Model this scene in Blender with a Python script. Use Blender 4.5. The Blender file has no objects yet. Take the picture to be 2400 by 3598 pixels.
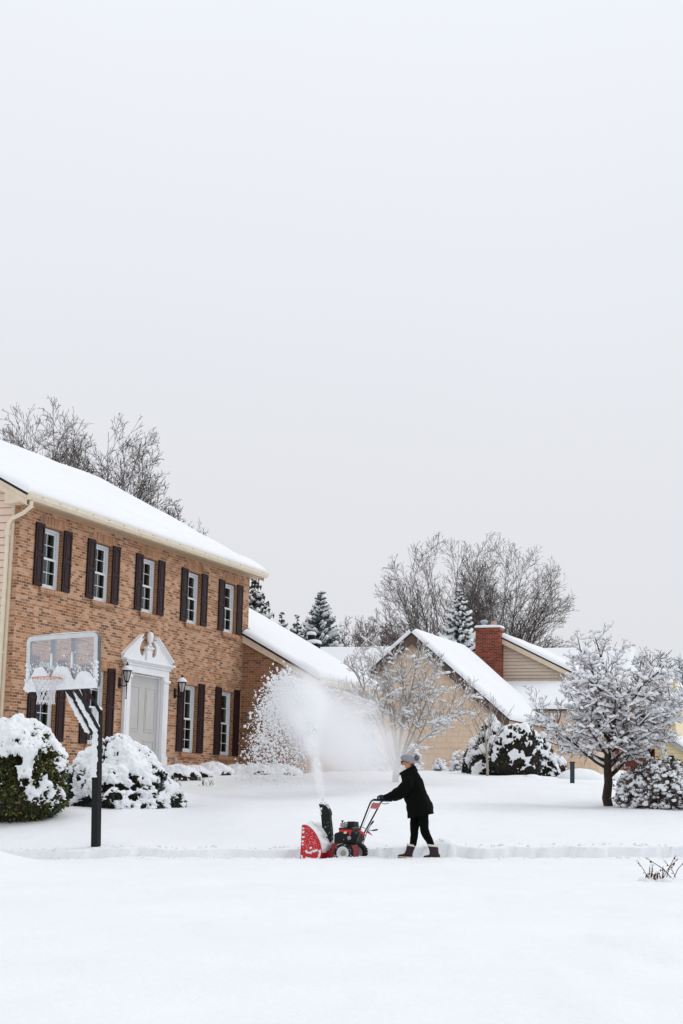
import bpy, math, random
import numpy as np
from mathutils import Vector, Matrix
SC = bpy.context.scene
COL = SC.collection
R = math.radians

# ------------------------------------------------------------------ camera model (full-size photo pixels 2400 x 3598)
F, W, HH = 5800.0, 2400.0, 3598.0
PITCH, ROLL, CZ = math.atan(1021 / F), R(1.4), 0.92
c_f = np.array([0, math.cos(PITCH), math.sin(PITCH)])
_r0 = np.array([1.0, 0, 0]); _u0 = np.array([0, -math.sin(PITCH), math.cos(PITCH)])
c_r = math.cos(ROLL) * _r0 + math.sin(ROLL) * _u0
c_u = -math.sin(ROLL) * _r0 + math.cos(ROLL) * _u0
CAM = np.array([0, 0, CZ])
def ray(px, py): return c_f * F + c_r * (px - W / 2) + c_u * (HH / 2 - py)
def at(px, py, Y):                     # the place in the world seen at a pixel, Y metres ahead
    d = ray(px, py); return CAM + d * (Y / d[1])
cam = bpy.data.cameras.new('camera'); cam_o = bpy.data.objects.new('camera', cam); COL.objects.link(cam_o)
cam.sensor_fit = 'HORIZONTAL'; cam.sensor_width = 24.0; cam.lens = 24.0 * F / W
cam.clip_start = 0.1; cam.clip_end = 3000
m = Matrix.Identity(4)
for i in range(3):
    m[i][0], m[i][1], m[i][2] = c_r[i], c_u[i], -c_f[i]
m[0][3], m[1][3], m[2][3] = CAM
cam_o.matrix_world = m
SC.camera = cam_o
SC.view_settings.view_transform = 'Standard'; SC.view_settings.look = 'None'
SC.view_settings.exposure = 0.0; SC.view_settings.gamma = 1.0
SC.cycles.max_bounces = 12; SC.cycles.diffuse_bounces = 9; SC.cycles.transparent_max_bounces = 16; SC.cycles.volume_bounces = 12
SC.cycles.use_denoising = True

# ------------------------------------------------------------------ objects
def tag(o, label=None, cat=None, group=None, kind=None):
    if label: o['label'] = label
    if cat: o['category'] = cat
    if group: o['group'] = group
    if kind: o['kind'] = kind
    return o
def empty(name, loc=(0, 0, 0), rz=0.0):
    o = bpy.data.objects.new(name, None); COL.objects.link(o)
    o.location = loc; o.rotation_euler = (0, 0, rz); o.empty_display_size = 0.2
    return o
def copy_tree(o, parent=None):
    c = o.copy(); COL.objects.link(c)
    if parent is not None: c.parent = parent
    for ch in list(o.children): copy_tree(ch, c)
    return c
class MB:
    """collects geometry; build() links it as one mesh object"""
    def __init__(s): s.v = []; s.f = []; s.m = []; s.mi = 0
    def add(s, vs, fs):
        b = len(s.v); s.v.extend([tuple(map(float, p)) for p in vs])
        for f in fs: s.f.append(tuple(b + i for i in f)); s.m.append(s.mi)
    def box(s, a, b):
        x0, y0, z0 = a; x1, y1, z1 = b
        if x1 < x0: x0, x1 = x1, x0
        if y1 < y0: y0, y1 = y1, y0
        if z1 < z0: z0, z1 = z1, z0
        s.add([(x0, y0, z0), (x1, y0, z0), (x1, y1, z0), (x0, y1, z0), (x0, y0, z1), (x1, y0, z1), (x1, y1, z1), (x0, y1, z1)],
              [(0, 3, 2, 1), (4, 5, 6, 7), (0, 1, 5, 4), (1, 2, 6, 5), (2, 3, 7, 6), (3, 0, 4, 7)])
    def bar(s, p, q, w, h, up=(0, 0, 1)):   # rectangular bar between two points
        p = np.array(p, float); q = np.array(q, float); d = q - p; L = np.linalg.norm(d); d /= L
        a = np.cross(d, np.array(up, float)); n = np.linalg.norm(a)
        a = np.array([1.0, 0, 0]) if n < 1e-5 else a / n
        b = np.cross(a, d)
        vs = []
        for e in (p, q):
            for sa, sb in ((-1, -1), (1, -1), (1, 1), (-1, 1)): vs.append(e + a * sa * w / 2 + b * sb * h / 2)
        s.add(vs, [(3, 2, 1, 0), (4, 5, 6, 7), (0, 1, 5, 4), (1, 2, 6, 5), (2, 3, 7, 6), (3, 0, 4, 7)])
    def poly(s, pts): s.add(pts, [tuple(range(len(pts)))])
    def prism(s, pts, vec):                 # closed polygon (3-D points) swept along vec
        n = len(pts); vec = np.array(vec, float); pts = [np.array(p, float) for p in pts]
        s.add(pts + [p + vec for p in pts], [tuple(range(n))[::-1], tuple(range(n, 2 * n))] +
              [(i, (i + 1) % n, n + (i + 1) % n, n + i) for i in range(n)])
    def tube(s, pts, rad, n=6, cap=True, flat=None):
        pts = [np.array(p, float) for p in pts]; k = len(pts)
        if not hasattr(rad, '__len__'): rad = [rad] * k
        vs = []; prev = None
        for i in range(k):
            d = pts[min(i + 1, k - 1)] - pts[max(i - 1, 0)]; L = np.linalg.norm(d); d = d / L if L > 1e-9 else np.array([0, 0, 1.0])
            if prev is None:
                a = np.cross(d, [0, 0, 1.0]) if abs(d[2]) < 0.95 else np.cross(d, [1.0, 0, 0])
            else: a = prev - d * (prev @ d)
            a = a / (np.linalg.norm(a) + 1e-12); prev = a; b = np.cross(d, a)
            for j in range(n):
                t = 2 * math.pi * j / n
                vs.append(pts[i] + rad[i] * (a * math.cos(t) + b * math.sin(t)))
        fs = [(i * n + j, i * n + (j + 1) % n, (i + 1) * n + (j + 1) % n, (i + 1) * n + j) for i in range(k - 1) for j in range(n)]
        if cap: fs += [tuple(range(n))[::-1], tuple(range((k - 1) * n, k * n))]
        s.add(vs, fs)
    def lathe(s, prof, c, n=12, axis='z', cap=True):
        vs = []
        for r, z in prof:
            for j in range(n):
                t = 2 * math.pi * j / n; x, y = r * math.cos(t), r * math.sin(t)
                p = {'z': (x, y, z), 'y': (x, z, y), 'x': (z, x, y)}[axis]
                vs.append((c[0] + p[0], c[1] + p[1], c[2] + p[2]))
        k = len(prof)
        fs = [(i * n + j, i * n + (j + 1) % n, (i + 1) * n + (j + 1) % n, (i + 1) * n + j) for i in range(k - 1) for j in range(n)]
        if cap: fs += [tuple(range(n))[::-1], tuple(range((k - 1) * n, k * n))]
        s.add(vs, fs)
    def loft(s, rings, cap=True):           # rings: equal-length closed loops of points
        n = len(rings[0]); vs = [p for r in rings for p in r]
        fs = [(i * n + j, i * n + (j + 1) % n, (i + 1) * n + (j + 1) % n, (i + 1) * n + j) for i in range(len(rings) - 1) for j in range(n)]
        if cap: fs += [tuple(range(n))[::-1], tuple(range((len(rings) - 1) * n, len(rings) * n))]
        s.add(vs, fs)
    def grid(s, P, nu, nv):                 # P: nu*nv points row-major
        s.add(P, [(i * nv + j, (i + 1) * nv + j, (i + 1) * nv + j + 1, i * nv + j + 1) for i in range(nu - 1) for j in range(nv - 1)])
    def build(s, name, mats, parent=None, smooth=False, off=(0, 0, 0), bevel=0.0, fix=True):
        if not isinstance(mats, (list, tuple)): mats = [mats]
        me = bpy.data.meshes.new(name)
        v = np.array(s.v, float) - np.array(off, float)
        me.from_pydata(v.tolist(), [], s.f)
        for mm in mats: me.materials.append(mm)
        if len(mats) > 1: me.polygons.foreach_set('material_index', s.m)
        if smooth: me.polygons.foreach_set('use_smooth', [True] * len(me.polygons))
        me.update()
        if fix and len(s.f) < 60000:
            import bmesh
            bm = bmesh.new(); bm.from_mesh(me); bmesh.ops.recalc_face_normals(bm, faces=bm.faces); bm.to_mesh(me); bm.free()
        o = bpy.data.objects.new(name, me); COL.objects.link(o)
        if parent is not None: o.parent = parent
        if bevel > 0:
            b = o.modifiers.new('bevel', 'BEVEL'); b.width = bevel; b.segments = 2; b.limit_method = 'ANGLE'
        return o

# ------------------------------------------------------------------ noise for meshes
def _hash(ix, iy, iz, seed):
    h = (ix.astype(np.int64) * 374761393 + iy.astype(np.int64) * 668265263 + iz.astype(np.int64) * 2147483647 + seed * 974634777) & 0xFFFFFFFF
    h = ((h ^ (h >> 13)) * 1274126177) & 0xFFFFFFFF
    h = (h ^ (h >> 16)) & 0xFFFFFFFF
    h = (h * 2246822519) & 0xFFFFFFFF; h = h ^ (h >> 15)
    return (h & 0xFFFFFF) / float(0xFFFFFF)
def vnoise(x, y, z=0.0, seed=0):
    x, y, z = np.broadcast_arrays(np.asarray(x, float), np.asarray(y, float), np.asarray(z, float))
    ix, iy, iz = np.floor(x), np.floor(y), np.floor(z); fx, fy, fz = x - ix, y - iy, z - iz
    sx, sy, sz = [t * t * (3 - 2 * t) for t in (fx, fy, fz)]
    def c(a, b, d): return _hash(ix + a, iy + b, iz + d, seed)
    def lerp(a, b, t): return a + (b - a) * t
    return lerp(lerp(lerp(c(0, 0, 0), c(1, 0, 0), sx), lerp(c(0, 1, 0), c(1, 1, 0), sx), sy),
                lerp(lerp(c(0, 0, 1), c(1, 0, 1), sx), lerp(c(0, 1, 1), c(1, 1, 1), sx), sy), sz) * 2 - 1
def fbm(x, y, z=0.0, seed=0, oct=4, gain=0.5):
    t = 0; a = 1.0; f = 1.0
    for i in range(oct):
        t = t + a * vnoise(np.asarray(x) * f, np.asarray(y) * f, np.asarray(z) * f, seed + i * 17); a *= gain; f *= 2.03
    return t

# ------------------------------------------------------------------ materials
def lin(h):
    if isinstance(h, tuple): return tuple(((x / 255 + 0.055) / 1.055) ** 2.4 for x in h) + (1,)
    h = h.lstrip('#'); c = [int(h[i:i + 2], 16) / 255 for i in (0, 2, 4)]
    return tuple(x / 12.92 if x <= 0.04045 else ((x + 0.055) / 1.055) ** 2.4 for x in c) + (1,)
class NT:
    def __init__(s, name):
        s.mat = bpy.data.materials.new(name); s.mat.use_nodes = True; s.t = s.mat.node_tree
        s.b = s.t.nodes['Principled BSDF']; s.out = s.t.nodes['Material Output']
    def n(s, t, **k):
        nd = s.t.nodes.new(t)
        for a, b in k.items(): setattr(nd, a, b)
        return nd
    def l(s, a, b): s.t.links.new(a, b)
    def math(s, op, a, b=None, c=None):
        nd = s.n('ShaderNodeMath', operation=op)
        for i, x in enumerate((a, b, c)):
            if x is None: continue
            if isinstance(x, (int, float)): nd.inputs[i].default_value = x
            else: s.l(x, nd.inputs[i])
        return nd.outputs[0]
    def ramp(s, fac, stops, const=False):
        nd = s.n('ShaderNodeValToRGB'); cr = nd.color_ramp
        if const: cr.interpolation = 'CONSTANT'
        while len(cr.elements) < len(stops): cr.elements.new(0.5)
        for e, (p, c) in zip(cr.elements, stops): e.position = p; e.color = c if len(c) == 4 else tuple(c) + (1,)
        s.l(fac, nd.inputs[0]); return nd.outputs[0]
    def noise(s, scale, detail=4, rough=0.55, vec=None):
        nd = s.n('ShaderNodeTexNoise'); nd.inputs['Scale'].default_value = scale; nd.inputs['Detail'].default_value = detail; nd.inputs['Roughness'].default_value = rough
        if vec is None: vec = s.coord()
        s.l(vec, nd.inputs['Vector']); return nd.outputs['Fac']
    def coord(s):
        if not hasattr(s, '_c'): s._c = s.n('ShaderNodeTexCoord').outputs['Object']
        return s._c
    def mix(s, fac, a, b, blend='MIX'):
        nd = s.n('ShaderNodeMix', data_type='RGBA', blend_type=blend)
        for sock, x in ((nd.inputs[0], fac), (nd.inputs[6], a), (nd.inputs[7], b)):
            if isinstance(x, (int, float)): sock.default_value = x
            elif isinstance(x, tuple): sock.default_value = x
            else: s.l(x, sock)
        return nd.outputs[2]
    def bump(s, h, strength=0.3, dist=0.02):
        nd = s.n('ShaderNodeBump'); nd.inputs['Strength'].default_value = strength; nd.inputs['Distance'].default_value = dist
        s.l(h, nd.inputs['Height']); s.l(nd.outputs[0], s.b.inputs['Normal'])
    def set(s, col=None, rough=0.6, metal=0.0, spec=None):
        if col is not None:
            if isinstance(col, tuple): s.b.inputs['Base Color'].default_value = col
            else: s.l(col, s.b.inputs['Base Color'])
        s.b.inputs['Roughness'].default_value = rough; s.b.inputs['Metallic'].default_value = metal
        if spec is not None: s.b.inputs['Specular IOR Level'].default_value = spec
        return s.mat
M = {}
def vary(name, c, amt=0.25, scale=8, rough=0.6, metal=0.0, bump=0.0, bscale=40, spec=None):
    t = NT(name); c = lin(c) if isinstance(c, str) else c
    a = tuple(max(0, x * (1 - amt)) for x in c[:3]) + (1,); b = tuple(min(1, x * (1 + amt)) for x in c[:3]) + (1,)
    col = t.ramp(t.noise(scale), [(0.3, a), (0.7, b)])
    if bump > 0: t.bump(t.noise(bscale), bump, 0.01)
    M[name] = t.set(col, rough, metal, spec); return M[name]
def snow_mat(name, scale=6, bstr=0.25, dist=0.02, col=(0.868, 0.884, 0.905, 1)):
    t = NT(name)
    n1 = t.noise(scale, 6, 0.6); n2 = t.noise(scale * 12, 3, 0.6)
    h = t.math('ADD', n1, t.math('MULTIPLY', n2, 0.25))
    t.bump(h, bstr, dist)
    c2 = tuple(x * 0.965 for x in col[:3]) + (1,)
    M[name] = t.set(t.ramp(t.noise(scale * 0.3), [(0.35, c2), (0.65, col)]), 0.65, spec=0.25); return M[name]
snow_mat('ground_snow', 1.6, 0.5, 0.07)
snow_mat('roof_snow', 1.2, 0.25, 0.04)
snow_mat('clump_snow', 9, 0.5, 0.03)
snow_mat('flying_snow', 9, 0.1, 0.01, (0.9, 0.91, 0.93, 1))

def brick_mat(name, ax, pal, mortar, bw=0.192, bh=0.0635, mj=0.0105, turn=False, blotch=0.25):
    """bricks laid by maths: every brick takes its own colour of the palette. ax: local axes across and up."""
    t = NT(name); sep = t.n('ShaderNodeSeparateXYZ'); t.l(t.coord(), sep.inputs[0])
    X = sep.outputs[ax[0]]; Z = sep.outputs[ax[1]]
    if turn: X, Z = Z, X
    row = t.math('FLOOR', t.math('DIVIDE', Z, bh))
    xs = t.math('ADD', t.math('DIVIDE', X, bw), t.math('MULTIPLY', t.math('MODULO', t.math('ADD', row, 1000.0), 2.0), 0.0 if turn else 0.5))
    colm = t.math('FLOOR', xs)
    cv = t.n('ShaderNodeCombineXYZ'); t.l(colm, cv.inputs[0]); t.l(row, cv.inputs[1])
    wn = t.n('ShaderNodeTexWhiteNoise', noise_dimensions='2D'); t.l(cv.outputs[0], wn.inputs['Vector'])
    n = len(pal); base = t.ramp(wn.outputs['Value'], [(i / n, lin(c)) for i, c in enumerate(pal)], True)
    nb = t.noise(16, 4, 0.7); base = t.mix(t.math('MULTIPLY', nb, 0.55), base, t.mix(1.0, base, lin('#c9a48a'), 'MULTIPLY'))
    big = t.noise(0.9, 4, 0.6)
    base = t.mix(blotch, base, t.ramp(big, [(0.3, lin('#6e4a34')), (0.7, lin('#d2a184'))]))
    fx = t.math('MULTIPLY', t.math('FRACT', xs), bw); fz = t.math('MULTIPLY', t.math('FRACT', t.math('DIVIDE', Z, bh)), bh)
    mx = t.math('LESS_THAN', fx, mj); mz = t.math('LESS_THAN', fz, mj); mm = t.math('MAXIMUM', mx, mz)
    col = t.mix(mm, base, t.mix(t.math('MULTIPLY', nb, 0.5), lin(mortar), lin('#9d7a60')))
    t.bump(t.math('ADD', t.math('MULTIPLY', mm, -1.0), t.math('MULTIPLY', t.noise(60), 0.4)), 0.5, 0.006)
    M[name] = t.set(col, 0.85, spec=0.2); return M[name]
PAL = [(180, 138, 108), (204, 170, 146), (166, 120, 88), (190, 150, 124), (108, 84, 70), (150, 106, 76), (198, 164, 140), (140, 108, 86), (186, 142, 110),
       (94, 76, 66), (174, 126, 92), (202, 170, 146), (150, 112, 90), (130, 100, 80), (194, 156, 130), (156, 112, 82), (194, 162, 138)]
PALW = [(138, 104, 82), (160, 118, 90), (104, 78, 64), (148, 102, 70), (160, 122, 96), (86, 66, 60), (134, 96, 70), (152, 112, 80)]  # wing bricks: corner shade and wetness both put into the darker palette
brick_mat('brick_front', (1, 2), PAL, '#d9bb9c', blotch=0.18)
brick_mat('brick_side', (0, 2), PAL, '#d0ae90')
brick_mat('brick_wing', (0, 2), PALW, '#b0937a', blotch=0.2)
brick_mat('brick_soldier', (1, 2), ['#b58460', '#c09674', '#a0714e', '#ab8466', '#8a6a55'], '#d0ae90', bw=0.21, bh=0.072, turn=True)
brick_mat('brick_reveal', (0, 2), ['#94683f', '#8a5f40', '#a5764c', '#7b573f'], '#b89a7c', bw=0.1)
RED = ['#8e4232', '#7d392c', '#9a4a38', '#6e3228', '#a35440']
brick_mat('brick_red', (0, 2), RED, '#a08276', blotch=0.05)
brick_mat('brick_red_deep', (1, 2), RED, '#a08276', blotch=0.05)

vary('shutter_plum', '#2c191b', 0.12, 5, 0.55, bump=0.1, spec=0.2); vary('soffit_shaded', '#b9a184', 0.08, 4, 0.6)  # soffit tan darkened: shade under the eave put into its colour
vary('white_trim', '#e9eaec', 0.04, 4, 0.5)
vary('window_vinyl', '#dcdfe2', 0.05, 6, 0.45)
vary('door_paint', '#bfbdba', 0.04, 3, 0.45)
vary('beige_trim', '#dbc9b0', 0.08, 4, 0.55)
vary('cream_gutter', '#e2d6bf', 0.06, 5, 0.45)
vary('peach_siding', '#e6cdbb', 0.04, 3, 0.6)
vary('shingle_black', '#2b2625', 0.3, 30, 0.9, bump=0.4)
vary('brown_rake', '#5a4a44', 0.25, 14, 0.8, bump=0.3)
vary('tan_shake', '#e2cab2', 0.06, 5, 0.85, bump=0.25, bscale=30)
vary('beige_siding', '#d6c4b2', 0.04, 3, 0.6)
vary('yellow_siding', '#eadcb6', 0.05, 3, 0.6)
vary('grey_trim', '#aab2ba', 0.06, 4, 0.5)
vary('black_metal', '#0b0c0e', 0.25, 12, 0.5, 0.0, bump=0.1, spec=0.25)
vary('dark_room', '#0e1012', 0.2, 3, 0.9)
vary('blind_slat', '#c9d2cc', 0.05, 3, 0.6)
vary('frosted_glass', '#b9b7b2', 0.1, 9, 0.25)
vary('bark_grey', '#50494a', 0.3, 14, 0.9, bump=0.4)
vary('bark_pale', '#9c938b', 0.25, 14, 0.9, bump=0.4)
vary('bark_dark', '#33291f', 0.35, 10, 0.95, bump=0.6)
vary('twig_brown', '#5a504c', 0.3, 9, 0.9)
vary('twig_warm', '#6a5148', 0.3, 9, 0.9); vary('twig_red', '#66504f', 0.3, 9, 0.9)
vary('needle_green', '#39463f', 0.4, 7, 0.8)
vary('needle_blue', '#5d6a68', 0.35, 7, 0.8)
vary('timber_pink', '#c09c86', 0.1, 6, 0.7)
vary('post_navy', '#1d2b38', 0.15, 8, 0.5)
vary('old_brown', '#4a3020', 0.4, 12, 0.9)
def leaf_mat(name, stops, rough=0.45):
    t = NT(name); g = t.n('ShaderNodeNewGeometry')
    M[name] = t.set(t.ramp(g.outputs['Random Per Island'], [(p, lin(c)) for p, c in stops]), rough, spec=0.4); return M[name]
leaf_mat('broad_leaf', [(0.0, '#1c2a16'), (0.35, '#2b3a1c'), (0.7, '#4a5526'), (0.9, '#6d6a2c'), (1.0, '#a08a3a')])
leaf_mat('juniper_leaf', [(0.0, '#141c1a'), (0.5, '#232d2a'), (0.85, '#37423c'), (1.0, '#4d5048')], 0.7)
leaf_mat('boxwood_leaf', [(0.0, '#2a2422'), (0.5, '#4a403a'), (0.85, '#5f5448'), (1.0, '#775a4a')], 0.7)
leaf_mat('frost_leaf', [(0.0, '#6a655c'), (0.5, '#8c877c'), (1.0, '#a39a8c')], 0.8)
def glass_mat(name, tint=(0.93, 0.96, 0.97, 1), refl=1.0):
    t = NT(name); t.t.nodes.remove(t.b)
    tr = t.n('ShaderNodeBsdfTransparent'); tr.inputs[0].default_value = tint
    gl = t.n('ShaderNodeBsdfGlossy'); gl.inputs['Roughness'].default_value = 0.03
    fr = t.n('ShaderNodeFresnel'); fr.inputs[0].default_value = 1.45
    mx = t.n('ShaderNodeMixShader'); t.l(t.math('MULTIPLY', fr.outputs[0], refl), mx.inputs[0]); t.l(tr.outputs[0], mx.inputs[1]); t.l(gl.outputs[0], mx.inputs[2])
    t.l(mx.outputs[0], t.out.inputs['Surface']); M[name] = t.mat; return t.mat
glass_mat('window_glass', (0.5, 0.58, 0.57, 1), 0.6); glass_mat('acrylic', (0.92, 0.93, 0.95, 1), 0.7)
def frost(name, fac):                       # a thin veil of rime on a clear panel
    t = M[name].node_tree; out = [n for n in t.nodes if n.type == 'OUTPUT_MATERIAL'][0]; src = out.inputs['Surface'].links[0].from_socket
    d = t.nodes.new('ShaderNodeBsdfDiffuse'); d.inputs[0].default_value = (0.85, 0.87, 0.9, 1); mx = t.nodes.new('ShaderNodeMixShader'); mx.inputs[0].default_value = fac
    t.links.new(src, mx.inputs[1]); t.links.new(d.outputs[0], mx.inputs[2]); t.links.new(mx.outputs[0], out.inputs['Surface'])
frost('acrylic', 0.2)

# ------------------------------------------------------------------ sky and light (overcast)
SUN_EL, SUN_AZ = R(46), R(64)            # azimuth clockwise from +Y: from the right and a little beyond the scene
w = bpy.data.worlds.new('World'); SC.world = w; w.use_nodes = True
nt = w.node_tree; nt.nodes.clear()
tc = nt.nodes.new('ShaderNodeTexCoord'); sp = nt.nodes.new('ShaderNodeSeparateXYZ'); nt.links.new(tc.outputs['Generated'], sp.inputs[0])
rp = nt.nodes.new('ShaderNodeValToRGB'); cr = rp.color_ramp
for _ in range(3): cr.elements.new(0.5)
SKY = [(0.0, (0.745, 0.745, 0.78)), (0.10, (0.745, 0.747, 0.78)), (0.27, (0.79, 0.806, 0.846)), (0.45, (0.85, 0.88, 0.925)), (1.0, (0.92, 0.95, 1.0))]
for e, (p, c) in zip(cr.elements, SKY): e.position = p; e.color = c + (1,)
nt.links.new(sp.outputs[2], rp.inputs[0])
nz = nt.nodes.new('ShaderNodeTexNoise'); nz.inputs['Scale'].default_value = 1.6; nz.inputs['Detail'].default_value = 3
nt.links.new(tc.outputs['Generated'], nz.inputs['Vector'])
mr = nt.nodes.new('ShaderNodeMapRange'); mr.inputs['To Min'].default_value = 0.96; mr.inputs['To Max'].default_value = 1.04; nt.links.new(nz.outputs['Fac'], mr.inputs[0])
bg1 = nt.nodes.new('ShaderNodeBackground'); nt.links.new(rp.outputs[0], bg1.inputs[0]); nt.links.new(mr.outputs[0], bg1.inputs[1])
sk = nt.nodes.new('ShaderNodeTexSky'); sk.sky_type = 'NISHITA'; sk.sun_disc = False; sk.sun_elevation = SUN_EL; sk.sun_rotation = SUN_AZ
bg2 = nt.nodes.new('ShaderNodeBackground'); nt.links.new(sk.outputs[0], bg2.inputs[0]); bg2.inputs[1].default_value = 0.004
ad = nt.nodes.new('ShaderNodeAddShader'); nt.links.new(bg1.outputs[0], ad.inputs[0]); nt.links.new(bg2.outputs[0], ad.inputs[1])
wo = nt.nodes.new('ShaderNodeOutputWorld'); nt.links.new(ad.outputs[0], wo.inputs[0])
sun = bpy.data.lights.new('sun', 'SUN'); sun.energy = 0.78; sun.angle = R(22); sun.color = (1.0, 0.97, 0.93)
so = bpy.data.objects.new('sun', sun); COL.objects.link(so)
sd = Vector((math.sin(SUN_AZ) * math.cos(SUN_EL), math.cos(SUN_AZ) * math.cos(SUN_EL), math.sin(SUN_EL)))
so.rotation_euler = sd.to_track_quat('Z', 'Y').to_euler()

# ------------------------------------------------------------------ snow-covered ground
TILT = 0.0244
GK = [(-50, 0.03), (26.9, 0.03), (28.25, 0.17), (31.5, 0.64), (37, 1.05), (42, 1.42), (46.5, 1.75), (55, 2.0), (60, 2.1), (80, 2.5), (120, 3.2), (700, 12)]
gx, gy = zip(*GK)
BUMPS = [(-5.0, 22.4, 1.05, 1.5, 0.33), (1.85, 28.25, 0.22, 0.16, 0.10), (6.3, 36.9, 1.1, 1.2, 0.07), (3.0, 28.3, 0.5, 0.2, 0.03), (4.6, 28.3, 0.6, 0.2, 0.03),
         (-3.6, 35.2, 0.6, 0.5, 0.2), (-5.5, 32.3, 0.9, 0.5, 0.10)]
def ground(x, y):
    x = np.asarray(x, float); y = np.asarray(y, float)
    base = 0
    for o, wt in ((-0.9, 0.2), (-0.4, 0.2), (0, 0.2), (0.4, 0.2), (0.9, 0.2)): base = base + wt * np.interp(np.where(y > 29.2, y + o, y), gx, gy)
    fade = np.clip(1 - (y - 30) / 6, 0, 1)
    z = base + (TILT + 0.008 * np.exp(-((y - 28.6) / 1.2) ** 2)) * np.clip(x, -14, 14) * fade
    z = z + 0.05 * fbm(x * 0.35, y * 0.35, 0, 3, 3) * np.clip((y - 29) / 4, 0.25, 1) + 0.012 * fbm(x * 1.7, y * 1.7, 0, 5, 3)
    for bx, by, rx, ry, h in BUMPS: z = z + h * np.exp(-((x - bx) / rx) ** 2 - ((y - by) / ry) ** 2)
    # the cleared strip the snow blower leaves: flat floor, ragged cut banks
    near = 27.02 + 0.06 * vnoise(x * 2.2, 0, 0, 11) + 0.05 * vnoise(x * 6, 0, 0, 12)
    far = 28.10 + 0.07 * vnoise(x * 1.9, 3, 0, 13) + 0.06 * vnoise(x * 6.5, 5, 0, 14) + 0.03 * vnoise(x * 17, 5, 0, 15)
    s = lambda a: np.clip(a, 0, 1) ** 2 * (3 - 2 * np.clip(a, 0, 1))
    inside = s((y - near) / 0.07) * s((far - y) / 0.05)
    lump = 0.022 * np.maximum(0, vnoise(x * 3.1, 1, 0, 21)) * np.exp(-((y - near + 0.08) / 0.12) ** 2) + 0.05 * np.maximum(0, vnoise(x * 1.6, 9, 0, 22)) * np.exp(-((y - far - 0.12) / 0.16) ** 2)
    z = z + lump
    floor = TILT * np.clip(x, -14, 14) - 0.012 + 0.006 * vnoise(x * 9, y * 9, 0, 7)
    return z * (1 - inside) + np.minimum(floor, z) * inside
def gz(x, y): return float(ground(np.array([x]), np.array([y]))[0])
def spaced(segs):
    out = []
    for a, b, st in segs: out.extend(np.arange(a, b - 1e-6, st).tolist())
    out.append(segs[-1][1]); return np.array(out)
xs = spaced([(-500, -60, 55), (-60, -16, 4), (-16, -8, 0.4), (-8, 8, 0.07), (8, 16, 0.4), (16, 60, 4), (60, 500, 55)])
ys = spaced([(-40, 4, 4), (4, 26.6, 0.16), (26.6, 27.9, 0.04), (27.9, 28.4, 0.018), (28.4, 28.7, 0.04), (28.7, 34, 0.10), (34, 60, 0.35), (60, 120, 4), (120, 700, 60)])
GX, GY = np.meshgrid(xs, ys, indexing='ij'); GZ = ground(GX, GY)
# wind-worn and trodden lumps in the foreground
fore = np.clip((27 - GY) / 6, 0, 1)
GZ = GZ + fore * (0.045 * np.maximum(0, fbm(GX * 2.5, GY * 1.2, 0, 31, 3) - 0.25) * np.clip((GX + 1) / 3, 0.15, 1) + 0.004 * fbm(GX * 6, GY * 5, 0, 33, 2))
g = MB(); g.grid(np.stack([GX, GY, GZ], -1).reshape(-1, 3).tolist(), len(xs), len(ys))
o = g.build('snow_ground', M['ground_snow'], smooth=True, fix=False); tag(o, kind='structure')
# ------------------------------------------------------------------ the brick house.  local axes: x = out from the front, y = along the front (away from the camera), z = up
YAW = R(21.3); HO = np.array([-7.057, 35.244, 0.0])
H_U = np.array([math.sin(YAW), math.cos(YAW), 0]); H_N = np.array([math.cos(YAW), -math.sin(YAW), 0])
def hw(n, u, z): return HO + H_N * n + H_U * u + np.array([0, 0, z])
def house_root(name, n, u, z): p = hw(n, u, z); return empty(name, tuple(p), -YAW)
def wall_cells(mb, us, zs, holes, n=0.0):
    us = sorted(set(us + [h[0] for h in holes] + [h[1] for h in holes])); zs = sorted(set(zs + [h[2] for h in holes] + [h[3] for h in holes]))
    for a, b in zip(us, us[1:]):
        for c, d in zip(zs, zs[1:]):
            um, zm = (a + b) / 2, (c + d) / 2
            if any(h[0] < um < h[1] and h[2] < zm < h[3] for h in holes): continue
            mb.poly([(n, a, c), (n, b, c), (n, b, d), (n, a, d)])
HZ = 1.0
house = house_root('brick_house', 0, 0, HZ); OFF = (0, 0, HZ)
tag(house, 'two storey tan brick house with plum shutters, white pedimented door and snowy roof', 'house')
UPW = [1.605, 3.90, 6.28, 8.80, 11.085]; LOW = [1.67, 3.94, 8.86, 11.115]; OW = 0.42
UZ0, UZ1, LZ0, LZ1 = 5.46, 6.84, 2.10, 3.86
D0, D1, DZ0, DZ1 = 5.41, 7.15, 1.35, 3.91
holes = [(c - OW, c + OW, UZ0, UZ1) for c in UPW] + [(c - OW, c + OW, LZ0, LZ1) for c in LOW] + [(D0, D1, DZ0, DZ1)]
b = MB(); wall_cells(b, [0.2, 12.35], [0.4, 7.2], holes)
b.mi = 1
b.poly([(0, 0.2, 0.4), (-0.13, 0.2, 0.4), (-0.13, 0.2, 7.2), (0, 0.2, 7.2)])
b.poly([(0, 12.35, 0.4), (0, 12.35, 7.2), (-10.2, 12.35, 7.2), (-10.2, 12.35, 0.4)])
b.poly([(0, 12.35, 7.2), (-5.1, 12.35, 9.95), (-10.2, 12.35, 7.2)])
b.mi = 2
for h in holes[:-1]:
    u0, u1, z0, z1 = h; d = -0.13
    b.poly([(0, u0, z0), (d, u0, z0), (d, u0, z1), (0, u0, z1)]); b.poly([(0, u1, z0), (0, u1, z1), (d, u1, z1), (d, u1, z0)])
    b.poly([(0, u0, z1), (d, u0, z1), (d, u1, z1), (0, u1, z1)]); b.poly([(0, u0, z0), (0, u1, z0), (d, u1, z0), (d, u0, z0)])
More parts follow.
